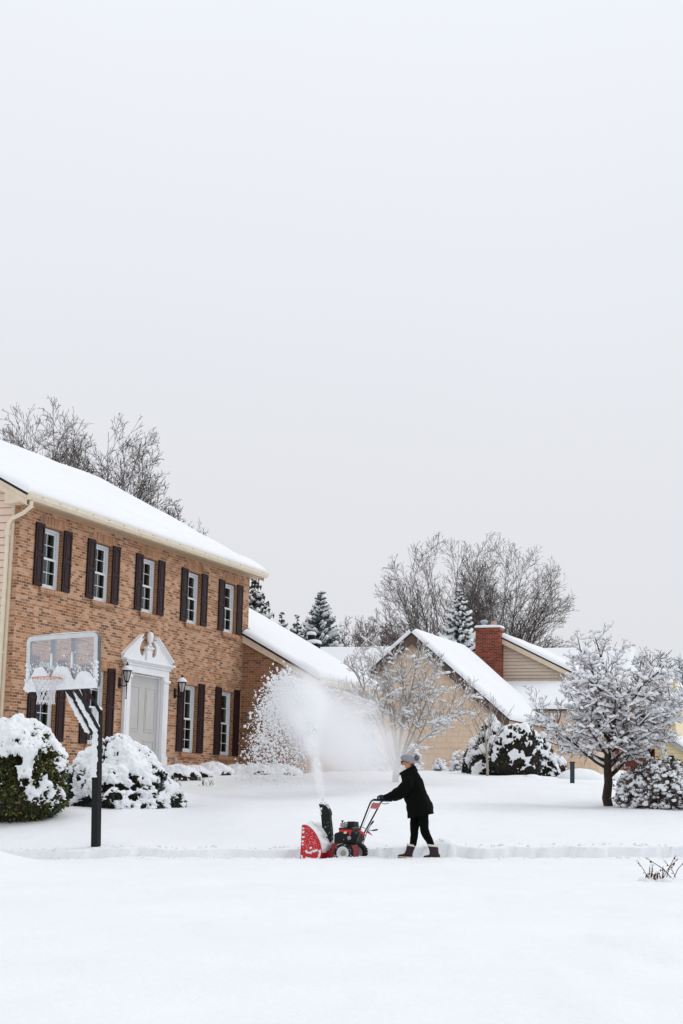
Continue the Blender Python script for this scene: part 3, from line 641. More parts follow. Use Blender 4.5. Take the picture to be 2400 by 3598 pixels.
b.build('roof', M['shingle_black'], bei, off=BO)
b = MB()
for e in (er, el): snow_slab(b, (e, BU - 0.25, bz_ - abs(e - bp) * bs), (e, BU + 9, bz_ - abs(e - bp) * bs), (bp, BU - 0.25, bz_), (bp, BU + 9, bz_), 0.17, 12, 40, 24, edge=0.2)
b.build('roof_snow', M['roof_snow'], bei, smooth=True, off=BO)
for e in (er, el):
    ez = bz_ - abs(e - bp) * bs; b = MB()
    b.prism([(e, BU - 0.24, ez - 0.065), (bp, BU - 0.24, bz_ - 0.065), (bp, BU - 0.24, bz_ - 0.27), (e, BU - 0.24, ez - 0.25)], (0, 0.04, 0)); b.build('rake_board', M['beige_trim'], bei, off=BO)
b = MB(); b.box((0.58, BU - 0.60, 2.0), (1.58, BU - 0.03, 7.92)); b.box((0.56, BU - 0.62, 7.80), (1.60, BU - 0.01, 7.92)); ch = b.build('chimney', M['brick_red'], bei, off=BO)
b = MB(); snow_slab(b, (0.54, BU - 0.64, 7.93), (1.62, BU - 0.64, 7.93), (0.54, BU + 0.02, 7.93), (1.62, BU + 0.02, 7.93), 0.11, 3, 14, 10, edge=0.1, free=(1, 1, 1, 1), over=0.0); b.build('chimney_snow', M['clump_snow'], ch, smooth=True, off=BO)
b = MB(); b.lathe([(0.10, 7.98), (0.10, 8.14), (0.14, 8.14), (0.14, 8.17)], (0.85, BU - 0.3, 0), 12); b.lathe([(0.165, 8.17), (0.165, 8.21), (0.12, 8.26), (0.04, 8.28)], (0.85, BU - 0.3, 0), 12); b.build('flue_cap', M['grey_trim'], ch, off=BO)
b = MB(); b.lathe([(0.12, 7.98), (0.115, 8.22), (0.09, 8.22), (0.09, 8.0)], (1.25, BU - 0.3, 0), 12); b.build('flue_pot', M['timber_pink'], ch, off=BO)
# cross roof with the level ridge further back
b = MB(); slope_slab(b, (3.0, BU + 3, 5.3), (5.6, BU + 3, 5.3), (1.6, BU + 6.5, 7.64), (5.6, BU + 6.5, 7.64), 0.06); b.build('cross_roof', M['shingle_black'], bei, off=BO)
b = MB(); snow_slab(b, (2.6, BU + 2.5, 5.0), (5.6, BU + 2.5, 5.0), (1.6, BU + 6.5, 7.64), (5.6, BU + 6.5, 7.64), 0.17, 13, 30, 18, free=(0, 1, 1, 0)); b.build('cross_roof_snow', M['roof_snow'], bei, smooth=True, off=BO)
# yellow sided house with a brick front, mostly behind the flowering tree
yp = at(2260, 2690, 76.0); YN = (yp - HO) @ H_N; YU = (yp - HO) @ H_U; YZ = float(yp[2])
yel = house_root('yellow_house', YN, YU, YZ); tag(yel, 'yellow sided house with red brick front and porch, seen through the snowy tree', 'house')
mpx = 76.0 / 5800
X = lambda px: (px - 2260) * mpx; Z = lambda py: (2690 - py) * mpx      # size at that distance
b = MB(); lap_siding(b, Z(2720), Z(2395), 0.16, lambda z: X(2110), lambda z: X(2362), 0.9); b.build('upper_siding', M['yellow_siding'], yel, fix=False)
b = MB(); b.poly([(X(2110), 0.95, Z(2720)), (X(2362), 0.95, Z(2720)), (X(2362), 0.95, Z(2395)), (X(2110), 0.95, Z(2395))]); b.poly([(X(2362), 0.95, Z(2720)), (X(2362), 7, Z(2720)), (X(2362), 7, Z(2395)), (X(2362), 0.95, Z(2395))]); b.build('side_wall', M['yellow_siding'], yel, fix=False)
b = MB(); slope_slab(b, (X(2080), 0.3, Z(2415)), (X(2420), 0.3, Z(2480)), (X(2140), 3.2, Z(2330)), (X(2330), 3.2, Z(2352)), 0.08); b.build('roof', M['shingle_black'], yel)
b = MB(); snow_slab(b, (X(2080), 0.25, Z(2415)), (X(2425), 0.25, Z(2480)), (X(2140), 3.4, Z(2330)), (X(2330), 3.4, Z(2352)), 0.22, 15, 30, 14, edge=0.3); b.build('roof_snow', M['roof_snow'], yel, smooth=True)
b = MB(); b.box((X(2100), 0.15, Z(2720)), (X(2302), 0.8, Z(2497))); bw_ = b.build('brick_front', M['brick_red'], yel)
b = MB(); b.box((X(2276), 0.10, Z(2680)), (X(2294), 0.14, Z(2632))); b.build('shutter', M['shutter_plum'], yel)
b = MB(); b.box((X(2120), 0.08, Z(2690)), (X(2140), 0.14, Z(2650))); b.build('window', M['dark_room'], yel)
b = MB(); slope_slab(b, (X(2225), -1.3, Z(2622)), (X(2335), -1.3, Z(2628)), (X(2235), 0.1, Z(2580)), (X(2300), 0.1, Z(2590)), 0.12); pr = b.build('porch_roof', M['beige_trim'], yel)
b = MB(); snow_slab(b, (X(2222), -1.35, Z(2620)), (X(2338), -1.35, Z(2626)), (X(2235), 0.12, Z(2580)), (X(2300), 0.12, Z(2590)), 0.25, 16, 16, 10, edge=0.3); b.build('porch_snow', M['roof_snow'], pr, smooth=True)
for px in (2160, 2177, 2200):
    b = MB(); b.box((X(px) - 0.05, -1.25, Z(2735)), (X(px) + 0.05, -1.14, Z(2640))); b.build('porch_post', M['timber_pink'], yel)
b = MB(); b.box((X(2177), -1.22, Z(2702)), (X(2240), -1.17, Z(2697))); b.box((X(2177), -1.22, Z(2720)), (X(2240), -1.17, Z(2704))); b.build('porch_rail', M['timber_pink'], yel)
gp_, gz_ = X(2318), Z(2572)
b = MB(); lap_siding(b, Z(2720), gz_, 0.16, lambda z: X(2307), lambda z: min(X(2470), gp_ + (gz_ - z) / 0.66), -0.4); b.build('gable_siding', M['yellow_siding'], yel, fix=False)
b = MB(); b.poly([(X(2307), -0.35, Z(2720)), (X(2470), -0.35, Z(2720)), (X(2470), -0.35, gz_ - (X(2470) - gp_) * 0.66), (gp_, -0.35, gz_), (X(2307), -0.35, gz_)]); b.poly([(X(2307), -0.35, Z(2720)), (X(2307), 1, Z(2720)), (X(2307), 1, gz_), (X(2307), -0.35, gz_)]); b.build('gable_wall', M['yellow_siding'], yel, fix=False)
e = X(2480); ez = gz_ - (e - gp_) * 0.66
b = MB(); b.prism([(gp_ - 0.05, -0.62, gz_ + 0.08), (e, -0.62, ez + 0.05), (e, -0.62, ez - 0.16), (gp_ - 0.05, -0.62, gz_ - 0.14)], (0, 0.06, 0)); b.build('rake_board', M['grey_trim'], yel)
b = MB(); snow_slab(b, (e, -0.66, ez + 0.06), (e, 4, ez + 0.06), (gp_ - 0.1, -0.66, gz_ + 0.13), (gp_ - 0.1, 4, gz_ + 0.13), 0.2, 17, 24, 14, edge=0.25, free=(1, 0, 1, 1)); b.build('gable_snow', M['roof_snow'], yel, smooth=True)
b = MB(); b.box((X(2355), -0.46, Z(2700)), (X(2372), -0.42, Z(2655))); b.build('gable_window', M['dark_room'], yel)
# flag on the porch
t = NT('flag_cloth'); sp_ = t.n('ShaderNodeSeparateXYZ'); t.l(t.coord(), sp_.inputs[0])
st = t.math('GREATER_THAN', t.math('MODULO', t.math('ADD', t.math('MULTIPLY', sp_.outputs[2], 9.0), 100.0), 1.0), 0.5)
can = t.math('MULTIPLY', t.math('GREATER_THAN', sp_.outputs[0], 0.24), t.math('GREATER_THAN', sp_.outputs[2], -0.25))
M['flag_cloth'] = t.set(t.mix(can, t.mix(st, lin('#b02234'), lin('#e6e4e4')), lin('#27305a')), 0.8)
fp = at(2208, 2602, 73.8)
fl = empty('porch_flag', tuple(fp), -YAW + 0.35); tag(fl, 'red and white striped flag with blue corner hanging at the brick porch', 'flag')
b = MB(); P = []
for i in range(9):
    for j in range(9):
        a, c = i / 8, j / 8; P.append((-0.35 + 0.75 * a, 0.05 * math.sin(a * 7 + c * 2), -0.5 * c - 0.16 * (1 - a) + 0.05))
b.grid(P, 9, 9); b.build('cloth', M['flag_cloth'], fl, smooth=True, fix=False)
b = MB(); b.tube([(0.42, 0, 0.12), (0.42, 0.0, -0.7), (0.5, 0.6, -1.0)], 0.018, 6); b.build('pole', M['timber_pink'], fl)
# ------------------------------------------------------------------ trees
def unit(v): return v / (np.linalg.norm(v) + 1e-12)
def perp(d, rng):
    a = np.array([rng.gauss(0, 1) for _ in range(3)]); a = a - d * (a @ d); return unit(a)
def grow(rng, p, d, L, r, lev, P, out):
    """one branch as a bent polyline, then its side branches. P: per-level dicts"""
    q = P[lev]; k = q.get('k', 5); pts = [p]; rad = [r]; d = unit(d); bend = perp(d, rng) * q.get('wob', 0.12)
    st = L / (k - 1); up = q.get('up', 0.0)
    for i in range(1, k):
        d = unit(d + bend * rng.uniform(-0.6, 1.0) / k * 3 + np.array([rng.gauss(0, 1) for _ in range(3)]) * q.get('jit', 0.06) + np.array([0, 0, up / k]))
        pts.append(pts[-1] + d * st); rad.append(max(r * (1 - i / (k - 1)) ** 0.8 * (1 - q.get('end', 0.3)) + r * q.get('end', 0.3), P['rmin']))
    out.append((lev, pts, rad))
    if lev + 1 >= P['n']: return
    c = P[lev + 1]; n = c['num'] if isinstance(c['num'], int) else rng.randint(*c['num'])
    ph = rng.uniform(0, 6.28)
    for j in range(n):
        t = c.get('t0', 0.3) + (1 - c.get('t0', 0.3)) * (j + rng.uniform(0.2, 0.9)) / n; t = min(t, 0.98)
        f = t * (k - 1); i = min(int(f), k - 2); a = f - i
        bp = pts[i] * (1 - a) + pts[i + 1] * a; bd = unit(pts[i + 1] - pts[i]); br = rad[i] * (1 - a) + rad[i + 1] * a
        ang = R(rng.uniform(*c['ang'])); ph += 2.4 + rng.uniform(-0.5, 0.5)
        e1 = np.cross(bd, [0, 0, 1.0]); e1 = unit(e1) if np.linalg.norm(e1) > 0.05 else np.array([1.0, 0, 0]); e2 = np.cross(bd, e1)
        sd_ = e1 * math.cos(ph) + e2 * math.sin(ph); fl = c.get('flat', 0.0); sd_ = unit(sd_ * np.array([1, 1, 1 - fl]))
        nd = unit(bd * math.cos(ang) + sd_ * math.sin(ang) + np.array([0, 0, c.get('lift', 0.0)]))
        grow(rng, bp, nd, L * rng.uniform(*c['len']) * (1 - c.get('tap', 0.35) * t), max(min(br * 0.9, r * c.get('rr', 0.5)), P['rmin']), lev + 1, P, out)
def snow_on(mb, rng, pts, rad, amt, mx=0.75, base=0.01, lump=0.4, skip=0.15, sides=5):
    """a ridge of snow lying on the upper side of a branch"""
    run = []; 
    def flush():
        if len(run) >= 2:
            P_ = [p for p, _ in run]; R_ = [x for _, x in run]
            R_[0] *= 0.35; R_[-1] *= 0.4; mb.tube(P_, R_, sides)
        run.clear()
    for i in range(len(pts) - 1):
        a, b = np.array(pts[i]), np.array(pts[i + 1]); d = unit(b - a)
        if abs(d[2]) > mx or rng.random() < skip: flush(); continue
        sub = 2
        for s_ in range(sub):
            t = s_ / sub; rr = rad[i] * (1 - t) + rad[i + 1] * t
            sr = (base + amt * (rr ** 0.5) * 0.2) * rng.uniform(1 - lump, 1 + lump) * (1.05 - abs(d[2]))
            run.append((a * (1 - t) + b * t + np.array([0, 0, rr * 0.5 + sr * 0.75]), sr))
        if i == len(pts) - 2: run.append((b + np.array([0, 0, rad[i + 1] * 0.5 + 0.5 * base]), base * 0.7))
    flush()
def fit(branches, box, base):
    """scale a grown tree about its foot so that the crown fills box = (x0, x1, ztop) in metres from the foot"""
    A = np.array([p for _, ps, _ in branches for p in ps]); lo, hi = np.percentile(A, 0.6, 0), np.percentile(A, 99.4, 0)
    x0, x1, zt = box; out = []
    for lev, ps, rd in branches:
        N = []
        for p in ps:
            x = p[0]; sx = (x1 / hi[0]) if x > 0 else (x0 / lo[0]); f = min(1, max(0, p[2] / (0.25 * hi[2])))
            N.append(np.array([x * (1 + (sx - 1) * f), p[1] * (1 + ((abs(x1) + abs(x0)) / (hi[0] - lo[0]) - 1) * f), p[2] * zt / hi[2]]))
        out.append((lev, N, rd))
    return out
def trim(br, cz, rx0, rx1, ry, up, dn, seed, keep=1, jit=0.07):
    """cut every fine branch where it leaves the crown's rounded envelope"""
    out = []; A = np.array([p for b_ in br for p in b_[1]])
    d = np.stack([np.where(A[:, 0] > 0, A[:, 0] / rx1, A[:, 0] / rx0), A[:, 1] / ry, np.where(A[:, 2] > cz, (A[:, 2] - cz) / up, (A[:, 2] - cz) / dn)], 1)
    q = np.linalg.norm(d, axis=1); u = d / (q[:, None] + 1e-9); inside = q < 1 + jit * 1.6 * vnoise(u[:, 0] * 4, u[:, 1] * 4, u[:, 2] * 4, seed); at_ = 0
    for lev, ps, rd in br:
        ok = inside[at_:at_ + len(ps)]; at_ += len(ps); n = len(ps) if ok.all() or lev <= keep else int(np.argmin(ok))
        if n >= 2: out.append((lev, ps[:n], rd[:n]))
    return out
def tree_object(name, label, cat, foot, br, trunk_lev, bark, twig, group=None, snow=None, sides=(8, 6, 4, 3, 3, 3), rng=None, limbs=True):
    root = empty(name, tuple(foot)); tag(root, label, cat, group)
    tr, cw, sn = MB(), MB(), MB()
    for lev, ps, rd in br: (tr if lev <= trunk_lev else cw).tube(ps, rd, sides[min(lev, 5)], cap=False)
    tr.build('trunk', M[bark], root, smooth=True, fix=False); cr_ = cw.build('crown', M[twig], root, fix=False)
    if snow:
        for lev, ps, rd in br: snow(sn, rng, lev, ps, rd)
        sn.build('branch_snow', M['clump_snow'], root, smooth=True, fix=False)
    return root
def bare_tree(seed, px0, px1, pxc, pytop, Y, label, group, stems=13, zlow=0.42, trunk=0.2, snow=True, rmin=0.0062, dens=1.0, side=0.75, twig='twig_brown', name='bare_tree'):
    """short trunk, then arching stems whose tips lie on a broad dome (px0..px1 wide, pytop high)"""
    rng = random.Random(seed); f = at(pxc, 2800, Y); fz = gz(f[0], Y) - 0.1; foot = np.array([f[0], Y, fz]); mp = Y / F
    H = at(pxc, pytop, Y)[2] - fz; xl, xr = (pxc - px0) * mp, (px1 - pxc) * mp
    P = {'n': 6, 'rmin': rmin,
         2: dict(num=(int(8 * dens), int(10 * dens)), t0=0.25, ang=(20, 44), len=(0.24, 0.40), rr=0.5, k=6, wob=0.08, jit=0.022, up=0.06, tap=0.45, end=0.2),
         3: dict(num=(int(5 * dens), int(7 * dens)), t0=0.2, ang=(22, 46), len=(0.38, 0.60), rr=0.5, k=5, jit=0.025, wob=0.06, up=0.06, tap=0.4, end=0.35),
         4: dict(num=(3, 5), t0=0.2, ang=(18, 42), len=(0.42, 0.65), rr=0.55, k=4, jit=0.03, wob=0.06, up=0.15, end=0.5),
         5: dict(num=(1, 2), t0=0.25, ang=(18, 45), len=(0.5, 0.75), rr=0.6, k=3, jit=0.03, end=0.6)}
    P[1] = dict(num=0); br = []; th = H * trunk; r0 = H * 0.014
    br.append((0, [np.zeros(3), np.array([0.05, 0, th * 0.5]), np.array([0.0, 0, th]), np.array([0.0, 0, th * 1.25])], [r0 * 1.25, r0, r0 * 0.9, r0 * 0.6]))
    for i in range(stems):
        u = (i + rng.uniform(0.15, 0.85)) / stems; pol = (0.05 + 0.95 * u ** 0.65) * 1.8; az = i * 2.399 + rng.uniform(-0.4, 0.4)
        if rng.random() < side: az = (0 if math.cos(az) > 0 else math.pi) + rng.uniform(-0.7, 0.7)
        cx = math.sin(pol) * math.cos(az); cy = math.sin(pol) * math.sin(az); cz = math.cos(pol)
        sc = rng.uniform(0.62, 0.97); zc = H * zlow
        tip = np.array([cx * (xr if cx > 0 else xl) * sc, cy * 0.5 * (xl + xr) * sc, zc + cz * (H - zc) * sc])
        st = np.array([0, 0, th * rng.uniform(0.75, 1.2)]); d = tip - st; L = np.linalg.norm(d); k = 9; pts = []; rd = []; w1 = perp(unit(d), rng) * L * 0.035
        r1 = r0 * rng.uniform(0.18, 0.36)
        for q in range(k):
            t = q / (k - 1); bow = np.array([0, 0, 1.0]) * L * 0.16 * math.sin(math.pi * t) * min(1, math.hypot(d[0], d[1]) / (abs(d[2]) + 0.5))
            pts.append(st + d * t + bow + w1 * math.sin(t * 7 + i) * t); rd.append(max(r1 * (1 - t) ** 0.85, rmin * 1.3))
        br.append((1, pts, rd))
        n = rng.randint(*P[2]['num']); ph = rng.uniform(0, 6.28); c = P[2]
        for j in range(n):
            t = c['t0'] + (1 - c['t0']) * (j + rng.uniform(0.2, 0.9)) / n; t = min(t, 0.985); fq = t * (k - 1); q = min(int(fq), k - 2); a = fq - q
            bp = pts[q] * (1 - a) + pts[q + 1] * a; bd = unit(pts[q + 1] - pts[q]); ang = R(rng.uniform(*c['ang'])); ph += 2.4 + rng.uniform(-0.5, 0.5)
            e1 = perp(bd, rng); e2 = np.cross(bd, e1); sd_ = e1 * math.cos(ph) + e2 * math.sin(ph)
            grow(rng, bp, unit(bd * math.cos(ang) + sd_ * math.sin(ang)), L * rng.uniform(*c['len']) * (1.1 - 0.55 * t), max(min(rd[q] * 0.75, r1 * 0.5), rmin), 2, P, br)
    br = trim(br, H * zlow, xl, xr, 0.5 * (xl + xr), H * (1 - zlow), H * zlow * 1.2, seed)
    sn = (lambda mb, r_, lev, ps, rd: snow_on(mb, r_, ps, rd, 0.2, 0.72, 0.010, 0.4, 0.3, 4) if lev in (1, 2, 3) else None) if snow else None
    return tree_object(name, label, 'tree', foot, br, 1, 'bark_grey', twig, group, sn, rng=rng)
GT = 'bare trees behind the houses'
bare_tree(11, -200, 340, 90, 1378, 62, 'tall bare tree behind the brick house roof, cut by the left edge', GT, 36, 0.62, 0.3, side=0.6)
bare_tree(12, 110, 620, 340, 1440, 62, 'bare tree behind the middle of the brick house roof, arching down to the right', GT, 36, 0.58, 0.3, side=0.6)
bare_tree(13, 470, 735, 600, 1740, 70, 'small bare treetop poking over the lower right slope of the brick house roof', GT, 18, 0.55, 0.3)
bare_tree(14, 1280, 1790, 1570, 1872, 86, 'wide bare tree fanning left over the shingled gable', GT, 30, 0.6, side=0.6)
bare_tree(17, 1570, 2022, 1735, 1865, 88, 'wide bare tree fanning right behind the red chimney', GT, 30, 0.58, side=0.6)

# snow-laden conifers
def conifer(seed, pxc, pytop, pyb, halfw, Y, label, group, mat='needle_green', droop=0.35, whorls=22, snow=0.75, cone=False):
    rng = random.Random(seed); mp = Y / F; f = at(pxc, pyb, Y); top = at(pxc, pytop, Y); gzb = gz(f[0], Y)
    foot = np.array([f[0], Y, min(gzb, f[2])]); H = top[2] - foot[2]; hb = f[2] - foot[2]; Rm = halfw * mp
    root = empty('conifer', tuple(foot)); tag(root, label, 'conifer', group)
    b = MB(); b.tube([(0, 0, 0), (0, 0, H * 0.6), (0, 0, H)], [0.16, 0.08, 0.012], 6); b.build('trunk', M['bark_grey'], root)
    nb, sb = MB(), MB()
    z = max(hb, 0.2)
    while z < H - 0.05:
        t = (z - hb) / (H - hb); Rr = Rm * (1 - t) ** 0.85 * rng.uniform(0.8, 1.1) + 0.06
        n = 9 if t < 0.8 else 5; ph = rng.uniform(0, 6.28)
        for j in range(n):
            z_ = z; z = z + rng.uniform(-0.5, 0.5) * H * (1 - hb / H) / whorls; a = ph + 2 * math.pi * j / n + rng.uniform(-0.4, 0.4); L = Rr * rng.uniform(0.55, 1.25) * (1 + 0.15 * math.sin(a * 2 + seed)); dr = np.array([math.cos(a), math.sin(a), 0]); sdv = np.array([-math.sin(a), math.cos(a), 0])
            k = 6; sp_pts = []
            for i in range(k):
                s = i / (k - 1); sp_pts.append(np.array([0, 0, z]) + dr * L * s + np.array([0, 0, -droop * L * math.sin(s * 2.2) * 0.8 + 0.22 * L * s * s]))
            nb.tube(sp_pts, [0.02] * k, 3, cap=False)
            for i in range(1, k):                      # sprays of needles either side and hanging
                for sg in (-1, 1):
                    for rep in range(2):
                        c = sp_pts[i] + (sp_pts[i - 1] - sp_pts[i]) * rng.random(); ln_ = L * 0.34 * (1.15 - i / k) * rng.uniform(0.7, 1.3) + 0.06
                        e = c + dr * ln_ * 0.6 + sdv * sg * ln_ * rng.uniform(0.4, 0.9) + np.array([0, 0, -ln_ * rng.uniform(0.15, 0.7)])
                        wv = unit(np.cross(e - c, [0, 0, 1.0])) * ln_ * 0.16; md = (c + e) / 2
                        nb.poly([c, md + wv, e, md - wv]); nb.poly([c, md + np.array([0, 0, ln_ * 0.12]), e, md - np.array([0, 0, ln_ * 0.2])])
            if rng.random() < snow:
                i0 = 1; P_ = [sp_pts[i] + np.array([0, 0, 0.03]) for i in range(i0, k)]; w0 = L * 0.16 + 0.04
                Rr_ = [w0 * rng.uniform(0.5, 0.9) * (1 - 0.55 * i / k) for i in range(len(P_))]
                sb.tube(P_, Rr_, 5)
            if cone and t > 0.45 and rng.random() < 0.55:
                c = sp_pts[-1]; cb = MB(); cb.tube([c, c - np.array([0, 0, 0.08]), c - np.array([0, 0, 0.2])], [0.02, 0.04, 0.015], 5); cb.build('seed_cone', M['old_brown'], root, fix=False)
            z = z_
        z += H * (1 - hb / H) / whorls * rng.uniform(0.8, 1.1)
    nb.build('foliage', M[mat], root, fix=False); sb.build('branch_snow', M['clump_snow'], root, smooth=True, fix=False)
    return root
GC = 'snowy conifers behind the roofs'
conifer(21, 885, 2010, 2330, 105, 66, 'drooping snowy spruce with brown cones showing past the right corner of the brick house', GC, cone=True, droop=0.6)
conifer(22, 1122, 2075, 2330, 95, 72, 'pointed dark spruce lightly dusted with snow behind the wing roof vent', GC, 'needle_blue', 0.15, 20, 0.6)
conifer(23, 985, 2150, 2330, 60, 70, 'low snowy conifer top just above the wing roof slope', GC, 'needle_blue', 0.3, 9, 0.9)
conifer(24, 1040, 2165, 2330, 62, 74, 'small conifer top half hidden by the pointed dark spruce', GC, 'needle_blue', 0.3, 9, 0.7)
conifer(25, 1612, 2070, 2420, 125, 76, 'white snow loaded spruce between the shingled gable and the red chimney', GC, 'needle_green', 0.6, 20, 1.0)
# twiggy reddish small trees behind the level roof ridge
GR = 'reddish twiggy trees behind the level roof ridge'
for sd, a, c, py, Y, lb in ((31, 1130, 1300, 2150, 73, 'reddish twiggy tree behind the level snowy ridge, nearest the pointed spruce'), (32, 1210, 1375, 2128, 75, 'reddish twiggy tree in the middle of its clump, upright and finely branched'), (33, 1300, 1450, 2160, 77, 'reddish twiggy tree darkest and nearest the shingled gable peak')):
    bare_tree(sd, a, c, (a + c) / 2, py, Y, lb, GR, 26, 0.5, 0.25, side=0.6, twig='twig_red', name='twiggy_tree')

# the multi-stemmed tree in front of the shingled gable
def dogwood():
    rng = random.Random(46); Y = 43.0; f = at(1390, 2757, Y); fz = f[2] - 0.03; mp = Y / F; zt = at(1450, 2225, Y)[2] - fz
    P = {'n': 5, 'rmin': 0.0045, 0: dict(k=4, end=0.85, jit=0.03),
         1: dict(num=12, t0=0.2, ang=(10, 60), len=(3.6, 4.8), rr=0.42, k=9, up=0.2, wob=0.14, jit=0.05, tap=0.0, end=0.2),
         2: dict(num=(7, 9), t0=0.35, ang=(28, 58), len=(0.30, 0.50), rr=0.5, k=6, up=0.1, jit=0.07, tap=0.4, end=0.3, flat=0.4),
         3: dict(num=(7, 9), t0=0.15, ang=(28, 60), len=(0.36, 0.56), rr=0.55, k=5, up=0.3, jit=0.08, end=0.4, flat=0.3),
         4: dict(num=(4, 6), t0=0.15, ang=(28, 60), len=(0.36, 0.6), rr=0.7, k=4, up=0.6, jit=0.1, end=0.7)}
    br = []; grow(rng, np.zeros(3), np.array([0.03, 0, 1.0]), 0.85, 0.085, 0, P, br); br = fit(br, ((1135 - 1390) * mp, (1700 - 1390) * mp, zt), None)
    cz = at(1400, 2480, Y)[2] - fz; br = trim(br, cz, 262 * mp, 300 * mp, 280 * mp, 245 * mp, 300 * mp, 9, 1, 0.08)
    def sn(mb, r_, lev, ps, rd):
        if lev == 0: return
        snow_on(mb, r_, ps, rd, (0.95, 0.9, 0.8, 0.6)[lev - 1], (0.975, 0.965, 0.95, 0.93)[lev - 1], (0.030, 0.022, 0.018, 0.014)[lev - 1], 0.5, (0.02, 0.06, 0.12, 0.4)[lev - 1], 5 if lev < 3 else 4)
    return tree_object('dogwood_tree', 'snow laden multi stemmed bare tree in front of the shingled gable', 'tree', (f[0], Y, fz), br, 0, 'bark_pale', 'bark_pale', None, sn, rng=rng)
dogwood()
# the low spreading tree heavy with snow on the right
def crab():
    rng = random.Random(58); Y = 36.0; f = at(2140, 2850, Y); fz = f[2] - 0.05; mp = Y / F; zt = at(2140, 2200, Y)[2] - fz
    P = {'n': 5, 'rmin': 0.0042, 0: dict(k=9, end=0.25, jit=0.13, wob=0.3),
         1: dict(num=25, t0=0.33, ang=(46, 88), len=(0.66, 0.95), rr=0.36, k=8, up=0.12, wob=0.25, jit=0.09, tap=0.28, end=0.2),
         2: dict(num=(9, 11), t0=0.12, ang=(30, 65), len=(0.34, 0.55), rr=0.5, k=6, up=0.12, jit=0.10, tap=0.4, end=0.3, flat=0.65),
         3: dict(num=(6, 8), t0=0.1, ang=(30, 70), len=(0.36, 0.6), rr=0.55, k=5, up=0.15, jit=0.12, end=0.4, flat=0.4),
         4: dict(num=(2, 4), t0=0.1, ang=(30, 70), len=(0.4, 0.7), rr=0.7, k=4, up=0.5, jit=0.12, end=0.7)}
    br = []; grow(rng, np.zeros(3), np.array([0.02, 0, 1.0]), 2.8, 0.11, 0, P, br); t0_ = br[0]; t0_[2][0] *= 1.35; t0_[1].insert(1, t0_[1][0] * 0.75 + t0_[1][1] * 0.25 + np.array([0.02, 0, 0])); t0_[2].insert(1, 0.105)
    # two thick low limbs, as in the photograph
    for d, L, r0 in (((0.80, -0.1, 0.6), 1.7, 0.05),): grow(rng, np.array([0, 0, 0.8]), np.array(d), L, r0, 1, P, br)
    br = fit(br, ((1868 - 2140) * mp, (2425 - 2140) * mp, zt), None)
    cz = at(2140, 2480, Y)[2] - fz; br = trim(br, cz, 300 * mp, 272 * mp, 290 * mp, 275 * mp, 255 * mp, 5, 0, 0.09)
    def sn(mb, r_, lev, ps, rd):
        if lev == 0: return
        snow_on(mb, r_, ps, rd, (1.0, 1.0, 0.95, 0.55)[lev - 1], (0.97, 0.96, 0.95, 0.9)[lev - 1], (0.036, 0.027, 0.022, 0.013)[lev - 1], 0.4, (0.03, 0.04, 0.07, 0.5)[lev - 1], 5 if lev < 4 else 4)
        if lev in (2, 3) and r_.random() < 0.5:      # pillows in the forks
            i = r_.randrange(len(ps)); s = r_.uniform(0.025, 0.06); c = np.array(ps[i]) + [0, 0, s * 0.7]
            mb.lathe([(0.35 * s, -0.6 * s), (0.95 * s, -0.25 * s), (1.05 * s, 0.1 * s), (0.7 * s, 0.55 * s), (0.2 * s, 0.75 * s)], c, 7)
    return tree_object('crabapple_tree', 'low spreading tree heaped with snow beside the navy post', 'tree', (f[0], Y, fz), br, 1, 'bark_dark', 'twig_warm', None, sn, rng=rng)
crab()
def sapling(seed, pxc, pyb, pytop, wl, wr, Y, label, group=None):
    rng = random.Random(seed); f = at(pxc, pyb, Y); mp = Y / F; zt = at(pxc, pytop, Y)[2] - f[2]
    P = {'n': 4, 'rmin': 0.006, 0: dict(k=6, end=0.5, jit=0.02), 1: dict(num=9, t0=0.3, ang=(18, 45), len=(0.7, 1.0), rr=0.38, k=6, up=0.8, jit=0.05, tap=0.3, end=0.3),
         2: dict(num=(4, 6), t0=0.2, ang=(20, 45), len=(0.3, 0.5), rr=0.6, k=4, up=0.5, end=0.5), 3: dict(num=(2, 4), t0=0.2, ang=(20, 45), len=(0.4, 0.6), rr=0.7, k=3, end=0.8)}
    br = []; grow(rng, np.zeros(3), np.array([0, 0, 1.0]), 1.6, 0.038, 0, P, br); br = fit(br, (-wl * mp, wr * mp, zt), None)
    sn = lambda mb, r_, lev, ps, rd: snow_on(mb, r_, ps, rd, 0.3, 0.7, 0.008, 0.4, 0.4, 4) if lev >= 1 else None
    return tree_object('sapling', label, 'tree', (f[0], Y, f[2] - 0.05), br, 0, 'bark_pale', 'bark_pale', group, sn, rng=rng)
sapling(61, 1713, 2726, 2385, 95, 85, 47, 'slender bare sapling in front of the snowy evergreens by the shingled gable')

